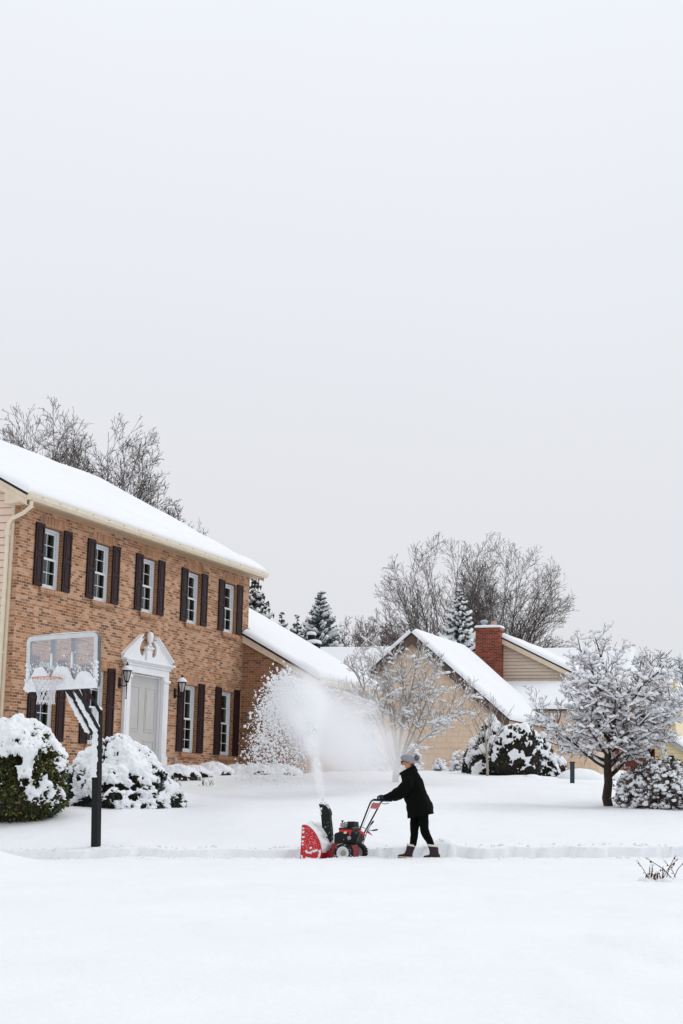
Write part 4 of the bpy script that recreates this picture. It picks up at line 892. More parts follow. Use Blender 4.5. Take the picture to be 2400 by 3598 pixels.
# ------------------------------------------------------------------ shrubs
import bmesh
_ICO = {}
def ico(sub):
    if sub not in _ICO:
        bm = bmesh.new(); bmesh.ops.create_icosphere(bm, subdivisions=sub, radius=1.0)
        _ICO[sub] = (np.array([v.co[:] for v in bm.verts]), np.array([[v.index for v in f.verts] for f in bm.faces])); bm.free()
    return _ICO[sub]
def shrub(name, label, cat, foot, rx, ry, h, prof, seed, leaf, nleaf, lsize, cover, group=None, freq=5.0, puff=0.06, wood=None, sub=6, hang=0.0, fine=1.0, nzw=0.8):
    """prof(t) -> relative radius at height t (0..1). cover: snow threshold (higher = less snow)."""
    root = empty(name, tuple(foot)); tag(root, label, cat, group)
    V, Fc = ico(sub); t = (V[:, 2] + 1) / 2
    pr = np.interp(t, np.linspace(0, 1, 41), [prof(x) for x in np.linspace(0, 1, 41)])
    hr = np.hypot(V[:, 0], V[:, 1]) + 1e-9
    S = np.stack([V[:, 0] / hr * pr * rx, V[:, 1] / hr * pr * ry, t * h], 1)
    lump = 0.10 * fbm(V[:, 0] * 2.2, V[:, 1] * 2.2, V[:, 2] * 2.2, seed, 3) + 0.05 * fbm(V[:, 0] * 6, V[:, 1] * 6, V[:, 2] * 6, seed + 3, 2)
    S[:, 0] *= 1 + lump; S[:, 1] *= 1 + lump; S[:, 2] *= 1 + 0.5 * lump
    N = V * np.array([1 / rx, 1 / ry, 1 / (h * 0.5)]); N /= np.linalg.norm(N, axis=1)[:, None]
    a = fbm(S[:, 0] * freq, S[:, 1] * freq, S[:, 2] * freq * 1.3, seed + 9, 4, 0.6); fi = fbm(S[:, 0] * 19, S[:, 1] * 19, S[:, 2] * 19, seed + 21, 2)
    mask = nzw * N[:, 2] + 1.05 * a + 0.30 * fine * fi - cover
    soft = np.clip(mask / 0.45, 0, 1); soft = np.sqrt(soft)
    disp = puff * soft * (0.7 + 0.5 * np.clip(a + 0.5, 0, 1.4)) + 0.012 * fi * soft
    Q = S + N * disp[:, None] + np.array([0, 0, 1.0]) * (puff * 0.35 * soft)[:, None]
    keep = mask[Fc].min(1) > 0; keep &= (S[Fc][:, :, 2].mean(1) > 0.04 * h)
    b = MB(); b.add(Q.tolist(), Fc[keep].tolist()); sn_ = b.build('snow_cover', M['clump_snow'], None, smooth=True, fix=False)
    # core keeps light from leaking; leaves over the whole surface
    b = MB(); V2, F2 = ico(4); t2 = (V2[:, 2] + 1) / 2; p2 = np.interp(t2, np.linspace(0, 1, 41), [prof(x) for x in np.linspace(0, 1, 41)]); h2 = np.hypot(V2[:, 0], V2[:, 1]) + 1e-9
    b.add(np.stack([V2[:, 0] / h2 * p2 * rx * 0.86, V2[:, 1] / h2 * p2 * ry * 0.86, t2 * h * 0.93], 1).tolist(), F2.tolist()); 
    rng = np.random.RandomState(seed); ctr = S[Fc].mean(1); ar = np.linalg.norm(np.cross(S[Fc][:, 1] - S[Fc][:, 0], S[Fc][:, 2] - S[Fc][:, 0]), axis=1); fn = N[Fc].mean(1)
    idx = rng.choice(len(Fc), nleaf, p=ar / ar.sum()); lf = MB(); lf.v = []; 
    c = ctr[idx] + fn[idx] * rng.uniform(-0.16, 0.05, (nleaf, 1)) * min(rx, 1); d = fn[idx] * 0.6 + rng.normal(0, 0.6, (nleaf, 3)) + np.array([0, 0, -hang]); d /= np.linalg.norm(d, axis=1)[:, None]
    sdv = np.cross(d, rng.normal(0, 1, (nleaf, 3))); sdv /= np.linalg.norm(sdv, axis=1)[:, None]
    L = lsize * rng.uniform(0.6, 1.3, (nleaf, 1)); wv = sdv * L * 0.27
    pts = np.stack([c, c + d * L * 0.5 + wv, c + d * L, c + d * L * 0.5 - wv], 1).reshape(-1, 3)
    lf.v = [tuple(x) for x in pts.tolist()]; lf.f = [(4 * i, 4 * i + 1, 4 * i + 2, 4 * i + 3) for i in range(nleaf)]; lf.m = [0] * nleaf
    core = b.build('inner_wood', M['bark_dark'], root, smooth=True, fix=False)
    fo = lf.build('foliage', M[leaf], root, fix=False); sn_.parent = root
    return root
def ball(t): return math.sqrt(max(0, 1 - (2 * t - 1) ** 2))
def egg(t): return math.sqrt(max(0, 1 - (1.25 * t - 0.25) ** 2)) * min(1, 0.55 + t * 1.8) if t > 0 else 0.5
def bell(t): return max(0, (1 - t ** 1.6)) ** 0.62 * min(1, 0.86 + t)
def cone(t): return max(0, 1 - t) ** 0.75
f = at(28, 2895, 31.0)
shrub('round_shrub', 'big rounded broadleaf evergreen shrub, green leaves under patchy snow, cut by the left edge', 'shrub', (f[0], 31.3, f[2] - 0.1), 0.95, 0.95, 2.05, egg, 71, 'broad_leaf', 17000, 0.07, 0.08, freq=2.7, puff=0.07, sub=7, nzw=0.95, fine=1.3)
f = at(386, 2860, 32.6)
shrub('mounded_shrub', 'wide bell shaped evergreen shrub buried in clumped snow behind the hoop pole', 'shrub', (f[0], 33.4, f[2] - 0.15), 1.22, 1.1, 1.60, bell, 74, 'juniper_leaf', 17000, 0.065, -0.36, nzw=0.5, freq=4.6, puff=0.08, sub=7, fine=1.4)
f = at(565, 2845, 33.0)
shrub('low_shrub', 'low flat snow covered evergreen skirt right of the bell shaped shrub', 'shrub', (f[0], 33.6, f[2] - 0.1), 0.42, 0.5, 0.62, bell, 76, 'juniper_leaf', 2500, 0.08, -0.05, freq=7, puff=0.06)
GS = 'evergreens beside the shingled gable'
for sd, px, pyb, Y, rx, h, cov, pf, lb, lf in (
    (81, 1725, 2735, 50, 0.75, 2.0, -0.15, cone, 'pyramid evergreen half white with snow under the sapling', 'juniper_leaf'),
    (82, 1815, 2740, 49, 0.80, 1.62, 0.22, ball, 'dark bushy juniper with the least snow among the evergreens', 'juniper_leaf'),
    (83, 1908, 2735, 50.5, 0.5, 1.42, 0.0, cone, 'small white topped conical evergreen nearest the navy post', 'juniper_leaf'),
    (84, 1672, 2722, 51, 0.42, 1.2, -0.1, bell, 'low white mound of evergreen at the foot of the shingled wall', 'juniper_leaf'),
    (85, 1950, 2730, 51, 0.32, 0.7, 0.0, ball, 'knee high snow dusted shrub between the conical evergreen and navy post', 'boxwood_leaf')):
    f = at(px, pyb, Y); shrub('evergreen_shrub', lb, 'shrub', (f[0], Y, f[2] - 0.1), rx, rx * 0.9, h, pf, sd, lf, 6000, 0.065, cov, GS, freq=4.5, puff=0.07)
f = at(2335, 2855, 34.5)
def puffs(name, label, foot, rx, ry, h, prof, seed, n, size, group=None, ntwig=1500, leaf='boxwood_leaf', lsize=0.07):
    """a dense twiggy bush carrying hundreds of small snow puffs"""
    root = empty(name, tuple(foot)); tag(root, label, 'shrub', group); rng = np.random.RandomState(seed)
    V, Fc = ico(2); sn_ = MB(); lf = MB(); tw = MB()
    def pick():
        while True:
            t = rng.uniform(0.02, 0.99)
            if rng.rand() < prof(t) + 0.15: break
        a = rng.uniform(0, 6.283); k = prof(t) * (0.62 + 0.38 * rng.rand() ** 0.5); lump = 1 + 0.12 * math.sin(3 * a + 5 * t + seed) + 0.06 * math.sin(7 * a - 9 * t)
        return np.array([rx * k * lump * math.cos(a), ry * k * lump * math.sin(a), h * t * lump ** 0.5])
    for i in range(n):
        c = pick(); s = size * rng.uniform(0.45, 1.35); ph = rng.uniform(0, 50)
        q = V * (1 + 0.28 * vnoise(V[:, 0] * 1.7 + ph, V[:, 1] * 1.7, V[:, 2] * 1.7, 5)[:, None]) * np.array([1.1, 1.1, 0.7]) * s + c
        sn_.add(q.tolist(), Fc.tolist())
    for i in range(ntwig):
        c = pick(); base = c * np.array([0.45, 0.45, 0.35]); m_ = (c + base) / 2 + rng.normal(0, 0.03, 3)
        tw.tube([base, m_, c + unit(c - base) * 0.04], [0.007, 0.006, 0.004], 3, cap=False)
        for k in range(3):
            e = c + rng.normal(0, size * 1.0, 3); d = unit(rng.normal(0, 1, 3)); sv = unit(np.cross(d, rng.normal(0, 1, 3))) * lsize * 0.3
            lf.poly([e, e + d * lsize / 2 + sv, e + d * lsize, e + d * lsize / 2 - sv])
    for i in range(5):
        a = rng.uniform(0, 6.28); tw.tube([(0.08 * math.cos(a), 0.08 * math.sin(a), -0.1), (0.2 * rx * math.cos(a), 0.2 * ry * math.sin(a), h * 0.25), (0.5 * rx * math.cos(a), 0.5 * ry * math.sin(a), h * 0.55)], [0.025, 0.02, 0.012], 5)
    tw.build('twigs', M['bark_pale' if leaf == 'frost_leaf' else 'twig_red'], root, fix=False); lf.build('foliage', M[leaf], root, fix=False); sn_.build('snow_puffs', M['clump_snow'], root, smooth=True, fix=False)
    return root
f = at(2335, 2862, 35.0)
puffs('twiggy_bush', 'dense round twiggy bush speckled with snow puffs at the right edge', (f[0], 35.4, f[2] - 0.05), 0.88, 0.8, 1.16, egg, 91, 1500, 0.048, None, 2600, lsize=0.065)
GF = 'small snowy bushes along the foundations'
for sd, px, pyb, Y, rx, h, n, lb in ((92, 1545, 2715, 53, 0.24, 0.5, 130, 'small snowy bush right of the woolly hat against the shingled wall'), (93, 1610, 2712, 53.5, 0.30, 0.75, 110, 'thin twiggy snowy bush in the middle of the shingled wall'),
        (94, 1200, 2712, 51, 0.62, 1.0, 520, 'frosted bush veiled by blown snow, left of the multi stemmed tree'), (95, 1300, 2718, 51, 0.6, 0.95, 480, 'frosted bush veiled by blown snow, directly left of the pale trunk'), (96, 1440, 2720, 52, 0.4, 1.0, 300, 'frosted bush behind the head of the person'),
        (97, 1110, 2708, 50.5, 0.5, 0.8, 380, 'frosted bush deepest in the blown snow, near the brick wing')):
    f = at(px, pyb, Y); puffs('frosted_bush', lb, (f[0], Y, f[2] - 0.1), rx, rx, h, egg, sd, n, 0.055, GF, int(n * 0.7), leaf='frost_leaf', lsize=0.05)
# low plants under snow along the brick wall
GP = 'low plants buried in snow along the brick wall'
for i, (px, pyb, Y, rx, h, lb) in enumerate(((615, 2722, 41.2, 0.55, 0.34, 'low snow heaped plant in front of the door pilaster'), (680, 2722, 42.3, 0.40, 0.36, 'low snow heaped plant under the window right of the door'), (745, 2716, 43.3, 0.5, 0.42, 'tallest snow heaped plant under the last window of the brick wall'),
        (830, 2714, 44.6, 0.5, 0.30, 'snow heaped plant at the corner of the brick wing'), (905, 2715, 44.5, 0.45, 0.32, 'snow heaped plant at the foot of the brick wing, near corner'), (985, 2716, 44.8, 0.55, 0.28, 'snow heaped plant at the foot of the brick wing behind thrown snow'))):
    f = at(px, pyb, Y); shrub('buried_plant', lb, 'plant', (f[0], Y, f[2] - 0.16), rx * 1.25, rx * 0.85, h * 0.55 + 0.14, bell, 110 + i, 'boxwood_leaf', 700, 0.05, -0.72, GP, freq=5, puff=0.07, sub=5)
# dry stems poking out of the snow
def dry_stems(label, px, py, Y, n, h, spread, seed, cap=True, lean=0.2, group='dry plant stems poking out of the snow', heads=True):
    rng = random.Random(seed); f = at(px, py, Y); z0 = gz(f[0], Y) - 0.03; root = empty('dry_plant', (f[0], Y, z0)); tag(root, label, 'plant', group); b = MB(); hd = MB(); sn_ = MB()
    for i in range(n):
        x, y = rng.gauss(0, spread), rng.gauss(0, spread * 0.5); hh = h * rng.uniform(0.5, 1.1); lx, ly = rng.gauss(0, lean) * hh, rng.gauss(0, lean) * hh
        b.tube([(x, y, 0), (x + lx * 0.4, y + ly * 0.4, hh * 0.55), (x + lx, y + ly, hh)], [0.006, 0.005, 0.003], 4)
        if heads:
            for k in range(4):
                t = rng.uniform(0.4, 1); c = np.array([x + lx * t, y + ly * t, hh * t]); s = rng.uniform(0.005, 0.012)
                hd.lathe([(0.3 * s, -s), (s, -0.3 * s), (0.9 * s, 0.5 * s), (0.2 * s, s)], c, 5)
        if cap and rng.random() < 0.5: s = rng.uniform(0.012, 0.03); sn_.lathe([(0.4 * s, -0.5 * s), (s, 0), (0.6 * s, 0.6 * s), (0.1 * s, 0.8 * s)], (x + lx, y + ly, hh), 6)
    if cap:
        for i in range(7): s = rng.uniform(0.03, 0.07); sn_.lathe([(s, -0.2 * s), (0.95 * s, 0.25 * s), (0.6 * s, 0.6 * s), (0.1 * s, 0.75 * s)], (rng.gauss(0, spread), rng.gauss(0, spread * 0.6) - 0.03, 0.03), 9)
    b.build('stem', M['old_brown'], root, fix=False)
    if heads: hd.build('seed_head', M['old_brown'], root, fix=False)
    if sn_.v: sn_.build('snow_cap', M['clump_snow'], root, smooth=True, fix=False)
dry_stems('dark brown dried flower stems half buried in foreground snow, the denser clump', 2295, 3090, 19.2, 15, 0.19, 0.07, 131)
dry_stems('loose dried flower stems leaning at the right edge of the foreground snow', 2368, 3095, 19.4, 8, 0.30, 0.11, 132, lean=0.5)
dry_stems('dark tuft of stems right of the bell shaped shrub', 612, 2765, 38.5, 26, 0.26, 0.1, 133, heads=False)
dry_stems('thin tuft of stems on the snow mound below the brick wall windows', 722, 2755, 39.5, 14, 0.2, 0.12, 134, heads=False)
# snow mounds over buried boulders and the far woods
def mound(label, px, pyb, Y, rx, ry, h, seed, group='rounded snow mounds by the navy post'):
    f = at(px, pyb, Y); V, Fc = ico(5); root = None; up = V[:, 2] > -0.35
    S = V * np.array([rx, ry, h]) * (1 + 0.07 * fbm(V[:, 0] * 1.6, V[:, 1] * 1.6, V[:, 2] * 1.6, seed, 4)[:, None])
    keep = up[Fc].all(1); b = MB(); b.add((S + [0, 0, 0]).tolist(), Fc[keep].tolist()); o = b.build('snow_mound', M['ground_snow'], None, smooth=True, fix=False); o.location = (f[0], Y, f[2]); tag(o, label, 'snow mound', group)
mound('broad snow mound behind the navy post', 2040, 2752, 47, 0.70, 0.7, 0.42, 3); mound('small snow mound in front of the conical evergreens', 1868, 2748, 47, 0.32, 0.4, 0.22, 5)
mound('snow mound between the tree trunk and the brick porch', 2175, 2760, 47, 0.45, 0.6, 0.42, 7)
def far_woods():
    rng = random.Random(7); b = MB(); s = MB()
    for i in range(70):
        Y = rng.uniform(125, 165); px = rng.uniform(2120, 2560); f = at(px, 2800, Y); z0 = gz(f[0], Y); ht = at(px, 2285 + rng.uniform(0, 70), Y)[2] - z0
        base = np.array([f[0], Y, z0])
        for k in range(9):
            a = rng.uniform(0, 6.28); sp = rng.uniform(0.05, 0.3) * ht * 0.55; top = base + [sp * math.cos(a), sp * math.sin(a), ht * rng.uniform(0.75, 1)]; mid = (base + top) / 2 + [0.3 * sp * math.cos(a), 0.3 * sp * math.sin(a), 0]
            b.tube([base, mid, top], [0.12, 0.07, 0.02], 3, cap=False)
            for j in range(16):
                t = rng.uniform(0.45, 1); c = base * (1 - t) + top * t; a2 = rng.uniform(0, 6.28); L = rng.uniform(0.8, 2.4) * (1.3 - t); e = c + [L * math.cos(a2), L * math.sin(a2), L * rng.uniform(0.2, 0.9)]
                b.tube([c, (c + e) / 2 + [0, 0, -0.05], e], [0.035, 0.025, 0.012], 3, cap=False)
                if rng.random() < 0.75: s.tube([c + [0, 0, 0.06], (c + e) / 2 + [0, 0, 0.03], e + [0, 0, 0.04]], [0.05, 0.045, 0.02], 3, cap=False)
    root = empty('far_woods', (20, 140, 3)); tag(root, kind='stuff'); 
    o = b.build('far_woods_branches', M['needle_blue'], root, off=(20, 140, 3), fix=False); o['kind'] = 'stuff'  # blue-grey of distant haze put into the branch colour
    o = s.build('far_woods_snow', M['clump_snow'], root, off=(20, 140, 3), fix=False); o['kind'] = 'stuff'
far_woods()
# ------------------------------------------------------------------ flue cap behind the wing roof (part of the brick house)
def flue():
    p = at(1103, 2268, 56.0); d = p - HO; n0, u0, z0 = float(d @ H_N), float(d @ H_U), float(d[2]); s = 56.0 / F
    b = MB(); b.box((n0 - 0.17, u0 - 0.17, z0 - 1.2), (n0 + 0.17, u0 + 0.17, z0)); b.box((n0 - 0.21, u0 - 0.21, z0), (n0 + 0.21, u0 + 0.21, z0 + 0.05)); b.lathe([(0.13, 0.0), (0.13, 0.30)], (n0 - 0.1, u0, z0 + 0.05), 10); fc = b.build('flue_cap', M['black_metal'], house, off=OFF)
    b = MB(); b.lathe([(0.27, 0.05), (0.27, 0.10), (0.22, 0.17), (0.10, 0.20)], (n0, u0, z0), 14); b.lathe([(0.17, 0.35), (0.17, 0.40), (0.13, 0.46), (0.04, 0.48)], (n0 - 0.1, u0, z0), 12); b.build('cap_snow', M['clump_snow'], fc, smooth=True, off=OFF)
flue()
# ------------------------------------------------------------------ navy post
f = at(2011, 2768, 44.0); b = MB()
po = empty('marker_post', (f[0], 44.0, f[2] - 0.15)); tag(po, 'slim navy blue post standing in the snow left of the crabapple trunk', 'post')
b.box((-0.055, -0.055, 0), (0.055, 0.055, 0.80)); b.build('shaft', M['post_navy'], po, bevel=0.006)
b = MB(); b.box((-0.065, -0.065, 0.79), (0.065, 0.065, 0.83)); b.build('cap', M['post_navy'], po, bevel=0.006)

# ------------------------------------------------------------------ basketball hoop
vary('hoop_grey', '#70757a', 0.15, 6, 0.45); vary('board_frame', '#cfd1d4', 0.08, 6, 0.4); vary('board_edge', '#5b5f60', 0.25, 9, 0.5, bump=0.1); vary('rim_orange', '#d07a52', 0.12, 10, 0.5); vary('net_white', '#d9d9dc', 0.06, 20, 0.8)
Yp = 28.5; f = at(337, 2982, Yp); hoop = empty('basketball_hoop', (f[0], Yp, f[2] - 0.03)); hoop.rotation_euler = (Matrix.Rotation(R(-2.0), 3, 'Y') @ Matrix.Rotation(R(-30), 3, 'Z')).to_euler()
tag(hoop, 'basketball hoop on a black pole, clear backboard and net caked with snow', 'basketball hoop')
b = MB(); b.box((-0.062, -0.062, -0.2), (0.062, 0.062, 2.36)); pole = b.build('pole', M['black_metal'], hoop, bevel=0.008)
rngh = np.random.RandomState(4)
def plate_snow(x0, x1, z0, z1, y, th, seed, thr=0.0, low=0.0):
    """snow blown onto an upright face (facing -y), ragged towards its lower edge"""
    nx, nz_ = max(4, int((x1 - x0) / 0.012)), max(6, int((z1 - z0) / 0.012)); b = MB(); idx = {}
    X_, Z_ = np.meshgrid(np.linspace(x0, x1, nx), np.linspace(z0, z1, nz_), indexing='ij')
    nn = fbm(X_ * 14, Z_ * 14, 0, seed, 4); ed = np.minimum(np.minimum(X_ - x0, x1 - X_) / 0.03, (z1 - Z_) / 0.03); lw = (Z_ - z0) / max(1e-6, low) if low else 9
    mk = np.minimum(np.minimum(ed, lw) * 1.0, 1.0) + nn * 0.8 - thr; h = th * np.sqrt(np.clip(mk, 0, 1)) * (1 + 0.3 * nn)
    P = np.stack([X_, y - 0.002 - h, Z_], -1).reshape(-1, 3); fs = []
    for i in range(nx - 1):
        for j in range(nz_ - 1):
            q = (i * nz_ + j, (i + 1) * nz_ + j, (i + 1) * nz_ + j + 1, i * nz_ + j + 1)
            if mk.reshape(-1)[list(q)].max() > 0: fs.append(q)
    b.add(P.tolist(), fs); return b
b = plate_snow(-0.066, 0.066, 1.22, 2.40, -0.062, 0.03, 5, 0.05, 0.25)
b.lathe([(0.075, 0), (0.08, 0.02), (0.06, 0.05), (0.02, 0.065)], (0, 0, 2.36), 10); b.build('pole_snow', M['clump_snow'], pole, smooth=True, fix=False)
for sx in (-0.085, 0.085):
    b = MB(); b.bar((sx, -0.03, 1.95), (sx, -0.92, 2.90), 0.045, 0.085, up=(1, 0, 0)); ar = b.build('arm', M['black_metal'], hoop)
    b = MB(); k = 14; P = []; Rr = []
    for i in range(k + 1):
        t = i / k; P.append((sx - 0.01 + 0.012 * rngh.randn(), -0.03 - 0.89 * t - 0.02, 1.95 + 0.95 * t + 0.055)); Rr.append(0.032 * (0.7 + 0.6 * rngh.rand()))
    b.tube(P, Rr, 7)
    if True:
        P = []; Rr = []
        for i in range(31): t = 0.02 + 0.72 * i / 30; P.append((sx - 0.045 + 0.008 * rngh.randn(), -0.05 - 0.89 * t, 1.955 + 0.95 * t)); Rr.append(0.055 * (0.75 + 0.4 * rngh.rand()) * min(1, (31 - i) / 8, 0.4 + i / 3))
        b.tube(P, Rr, 8)
    b.build('arm_snow', M['clump_snow'], ar, smooth=True)
b = MB(); b.bar((-0.085, -0.32, 2.62), (-0.085, -0.92, 2.72), 0.03, 0.05, up=(1, 0, 0)); b.bar((0.085, -0.02, 2.30), (0.085, -0.60, 2.86), 0.03, 0.05, up=(1, 0, 0)); b.build('brace', M['black_metal'], hoop)
BY, BZ0, BZ1, BX = -0.97, 2.66, 3.58, 0.755
def rrect(x0, x1, z0, z1, r, n=6):
    out = []
    for cx, cz, a0 in ((x1 - r, z1 - r, 0), (x0 + r, z1 - r, 90), (x0 + r, z0 + r, 180), (x1 - r, z0 + r, 270)):
        for i in range(n + 1): a = R(a0 + 90 * i / n); out.append((cx + r * math.cos(a), cz + r * math.sin(a)))
    return out
def ring_frame(b, o_, i_, y0, y1):
    n = len(o_); v = []
    for y in (y0, y1):
        for q in (o_, i_): v += [(x, y, z) for x, z in q]
    fs = []
    for i in range(n):
        j = (i + 1) % n; fs += [(i, j, n + j, n + i), (2 * n + i, 3 * n + i, 3 * n + j, 2 * n + j), (i, 2 * n + i, 2 * n + j, j), (n + i, n + j, 3 * n + j, 3 * n + i)]
    b.add(v, fs)
bb = empty('backboard', (0, 0, 0)); bb.parent = hoop
b = MB(); ring_frame(b, rrect(-BX, BX, BZ0, BZ1, 0.10), rrect(-BX + 0.075, BX - 0.075, BZ0 + 0.075, BZ1 - 0.075, 0.04), BY - 0.032, BY - 0.022); b.build('face_border', M['board_frame'], bb)
b = MB(); ring_frame(b, rrect(-BX - 0.006, BX + 0.006, BZ0 - 0.006, BZ1 + 0.006, 0.105), rrect(-BX + 0.04, BX - 0.04, BZ0 + 0.04, BZ1 - 0.04, 0.06), BY - 0.0218, BY + 0.065); b.build('edge_frame', M['board_edge'], bb)
b = MB(); b.box((-BX + 0.05, BY - 0.018, BZ0 + 0.05), (BX - 0.05, BY - 0.008, BZ1 - 0.05)); b.build('clear_panel', M['acrylic'], bb)
for x in (-0.22, 0.22):
    b = MB(); b.box((x - 0.045, BY + 0.005, BZ0 + 0.03), (x + 0.045, BY + 0.06, BZ1 - 0.04)); b.box((x - 0.045, BY + 0.061, BZ0 + 0.1), (x - 0.035, BY + 0.085, BZ1 - 0.1)); b.build('back_strut', M['hoop_grey'], bb)
# snow caked along the bottom of the board and flecks on the panel
nx, nz_ = 150, 24; xv = np.linspace(-BX - 0.004, BX + 0.004, nx)
top = BZ0 + 0.14 + 0.22 * np.exp(-((xv + 0.45) / 0.19) ** 4) + 0.24 * np.exp(-((xv - 0.02) / 0.20) ** 4) + 0.10 * np.exp(-((xv - 0.50) / 0.17) ** 4) + 0.05 * fbm(xv * 6, 0 * xv, 0, 7, 4)
crn = np.clip(np.abs(xv) - (BX - 0.10), 0, 0.104); low = BZ0 + 0.10 - np.sqrt(np.clip(0.104 ** 2 - crn ** 2, 0, 1)) - 0.012 * np.clip(fbm(xv * 9, 0 * xv, 0, 17, 3), 0, 1)
vv_ = np.linspace(0, 1, nz_); Z_ = low[:, None] * (1 - vv_[None]) + top[:, None] * vv_[None]; X_ = np.repeat(xv[:, None], nz_, 1)
nn = fbm(X_ * 12, Z_ * 12, 0, 8, 4); th = 0.072 * (np.clip((1 - vv_[None]) * 3.2, 0, 1) ** 0.5) * (np.clip(vv_[None] * 5, 0, 1) ** 0.5) * np.clip((BX + 0.01 - np.abs(X_)) / 0.08, 0, 1) ** 0.5 * (1 + 0.4 * nn)
b = MB(); b.grid(np.stack([X_, BY - 0.033 - th, Z_], -1).reshape(-1, 3), nx, nz_)
V1, F1 = ico(1)
for i in range(170):
    x, z = rngh.uniform(-BX + 0.06, BX - 0.06), BZ0 + 0.25 + abs(rngh.normal(0, 0.16)); s = rngh.uniform(0.005, 0.018)
    if z < BZ1 - 0.2 or (abs(x) > 0.15 and z < BZ1 - 0.3): b.add((V1 * np.array([s, s * 0.5, s * rngh.uniform(0.8, 1.6)]) + [x, BY - 0.02, z]).tolist(), F1.tolist())
for i in range(150): s = rngh.uniform(0.007, 0.026); b.add((V1 * np.array([s, s * 0.6, s * rngh.uniform(0.7, 1.7)]) + [(BX - 0.02) * rngh.choice([-1, 1]) + rngh.normal(0, 0.02), BY - 0.03, BZ0 + 0.45 * rngh.rand() ** 1.5]).tolist(), F1.tolist())
b.tube([(-BX + 0.1, BY + 0.02, BZ1 + 0.004), (0, BY + 0.02, BZ1 + 0.012), (BX - 0.1, BY + 0.02, BZ1 + 0.004)], [0.014, 0.02, 0.018], 6)
for x in (-0.22, 0.22): b.tube([(x - 0.01, BY + 0.0, BZ0 + 0.35), (x - 0.01, BY + 0.0, BZ0 + 0.62)], [0.035, 0.022], 7)
b.build('board_snow', M['clump_snow'], bb, smooth=True, fix=False)
rc = (0, BY - 0.03 - 0.15 - 0.23, BZ0 + 0.17)
b = MB(); b.tube([(rc[0] + 0.23 * math.cos(a), rc[1] + 0.23 * math.sin(a), rc[2]) for a in np.linspace(0, 2 * math.pi, 37)], [0.0095] * 37, 8, cap=False)
b.box((-0.10, BY - 0.05, rc[2] - 0.09), (0.10, BY - 0.033, rc[2] + 0.03))
for x in (-0.07, 0.07): b.bar((x, BY - 0.04, rc[2] - 0.005), (x * 1.6, rc[1] + 0.2, rc[2]), 0.03, 0.012)
b.build('rim', M['rim_orange'], hoop)
b = MB(); K = 12; lv = 7; prof = [(0.225, 0), (0.205, 0.06), (0.18, 0.12), (0.155, 0.19), (0.14, 0.26), (0.135, 0.34), (0.145, 0.43)]
for k in range(K):
    for s in (-1, 1):
        pts = []
        for j, (rr, dz) in enumerate(prof): a = 2 * math.pi * (k + s * 0.5 * j) / K; pts.append((rc[0] + rr * math.cos(a) + 0.008 * rngh.randn(), rc[1] + rr * math.sin(a), rc[2] - dz))
        b.tube(pts, [0.0075] * lv, 4)
b.build('net', M['net_white'], hoop, smooth=True)

# ------------------------------------------------------------------ snow blower.  local x = backwards, y = far side, z = up
vary('paint_red', '#c00a1c', 0.12, 7, 0.35, bump=0.05); vary('plastic_black', '#090b0c', 0.3, 14, 0.55, bump=0.15, spec=0.3); vary('tyre_rubber', '#0a0b0d', 0.25, 25, 0.85, bump=0.3); vary('rim_white', '#d8d9da', 0.05, 8, 0.4); vary('hub_tan', '#9d927e', 0.15, 20, 0.5, 0.2); vary('steel_grey', '#8d8a8a', 0.2, 12, 0.4, 0.6); vary('decal_yellow', '#d9c64a', 0.08, 8, 0.5); vary('dark_red', '#8a0f1c', 0.15, 8, 0.45); vary('clear_red', '#c0707a', 0.1, 8, 0.3)
YB = 27.75; SB = YB / F / 5.2267; BYAW = R(24); f = at(1206.9, 3017, YB); blow = empty('snow_blower', (f[0], YB, gz(f[0], 27.6) - 0.005), -BYAW)
tag(blow, 'red and black walk behind snow blower with white wheel rims, throwing snow from its chute', 'snow blower')
cB, sB = math.cos(BYAW), math.sin(BYAW)
def B(cx, cy, y=0.0): return (((cx - 820) * SB - y * sB - (1245 - cy) * SB * 0.0244) / cB, y, (1245 - cy) * SB)
def prismB(mb, pts, y0, y1):     # outline seen side-on at depth y0, swept straight across the machine to y1
    P = [B(cx, cy, y0) for cx, cy in pts]; mb.prism(P, (0, y1 - y0, 0))
plate = [(78, 645), (118, 640), (160, 648), (215, 680), (270, 728), (325, 800), (372, 885), (402, 965), (418, 1045), (424, 1120), (415, 1190), (392, 1243), (48, 1243), (54, 1120), (60, 1000), (70, 800)]
h = empty('auger_housing'); h.parent = blow
b = MB(); prismB(b, plate, -0.335, -0.325); b.tube([B(cx, cy, -0.338) for cx, cy in plate[:11]], 0.008, 5); b.tube([B(cx, cy, -0.338) for cx, cy in plate[-4:] + plate[:1]], 0.007, 5); b.build('side_plate', M['paint_red'], h, bevel=0.003)
b = MB(); b.prism([(p[0], 0.325, p[2]) for p in [B(cx, cy, -0.33) for cx, cy in plate]], (0, 0.01, 0)); b.build('side_plate', M['paint_red'], h)
b = MB(); P0 = [np.array(B(cx, cy, -0.33)) for cx, cy in plate[1:11]]
for p, q in zip(P0, P0[1:]): b.prism([(p[0], -0.325, p[2]), (q[0], -0.325, q[2]), (q[0] - 0.008, -0.325, q[2] - 0.004), (p[0] - 0.008, -0.325, p[2] - 0.004)], (0, 0.65, 0))
b.build('back_shell', M['paint_red'], h)
b = MB(); ax_ = np.array(B(215, 1040, -0.3)); b.tube([(ax_[0], -0.3, ax_[2]), (ax_[0], 0.3, ax_[2])], 0.02, 8)
for s in (-1, 1):
    pts = [(ax_[0] + 0.12 * math.cos(t * 9), s * (0.28 - 0.24 * t), ax_[2] + 0.12 * math.sin(t * 9)) for t in np.linspace(0, 1, 24)]; b.tube(pts, 0.02, 5)
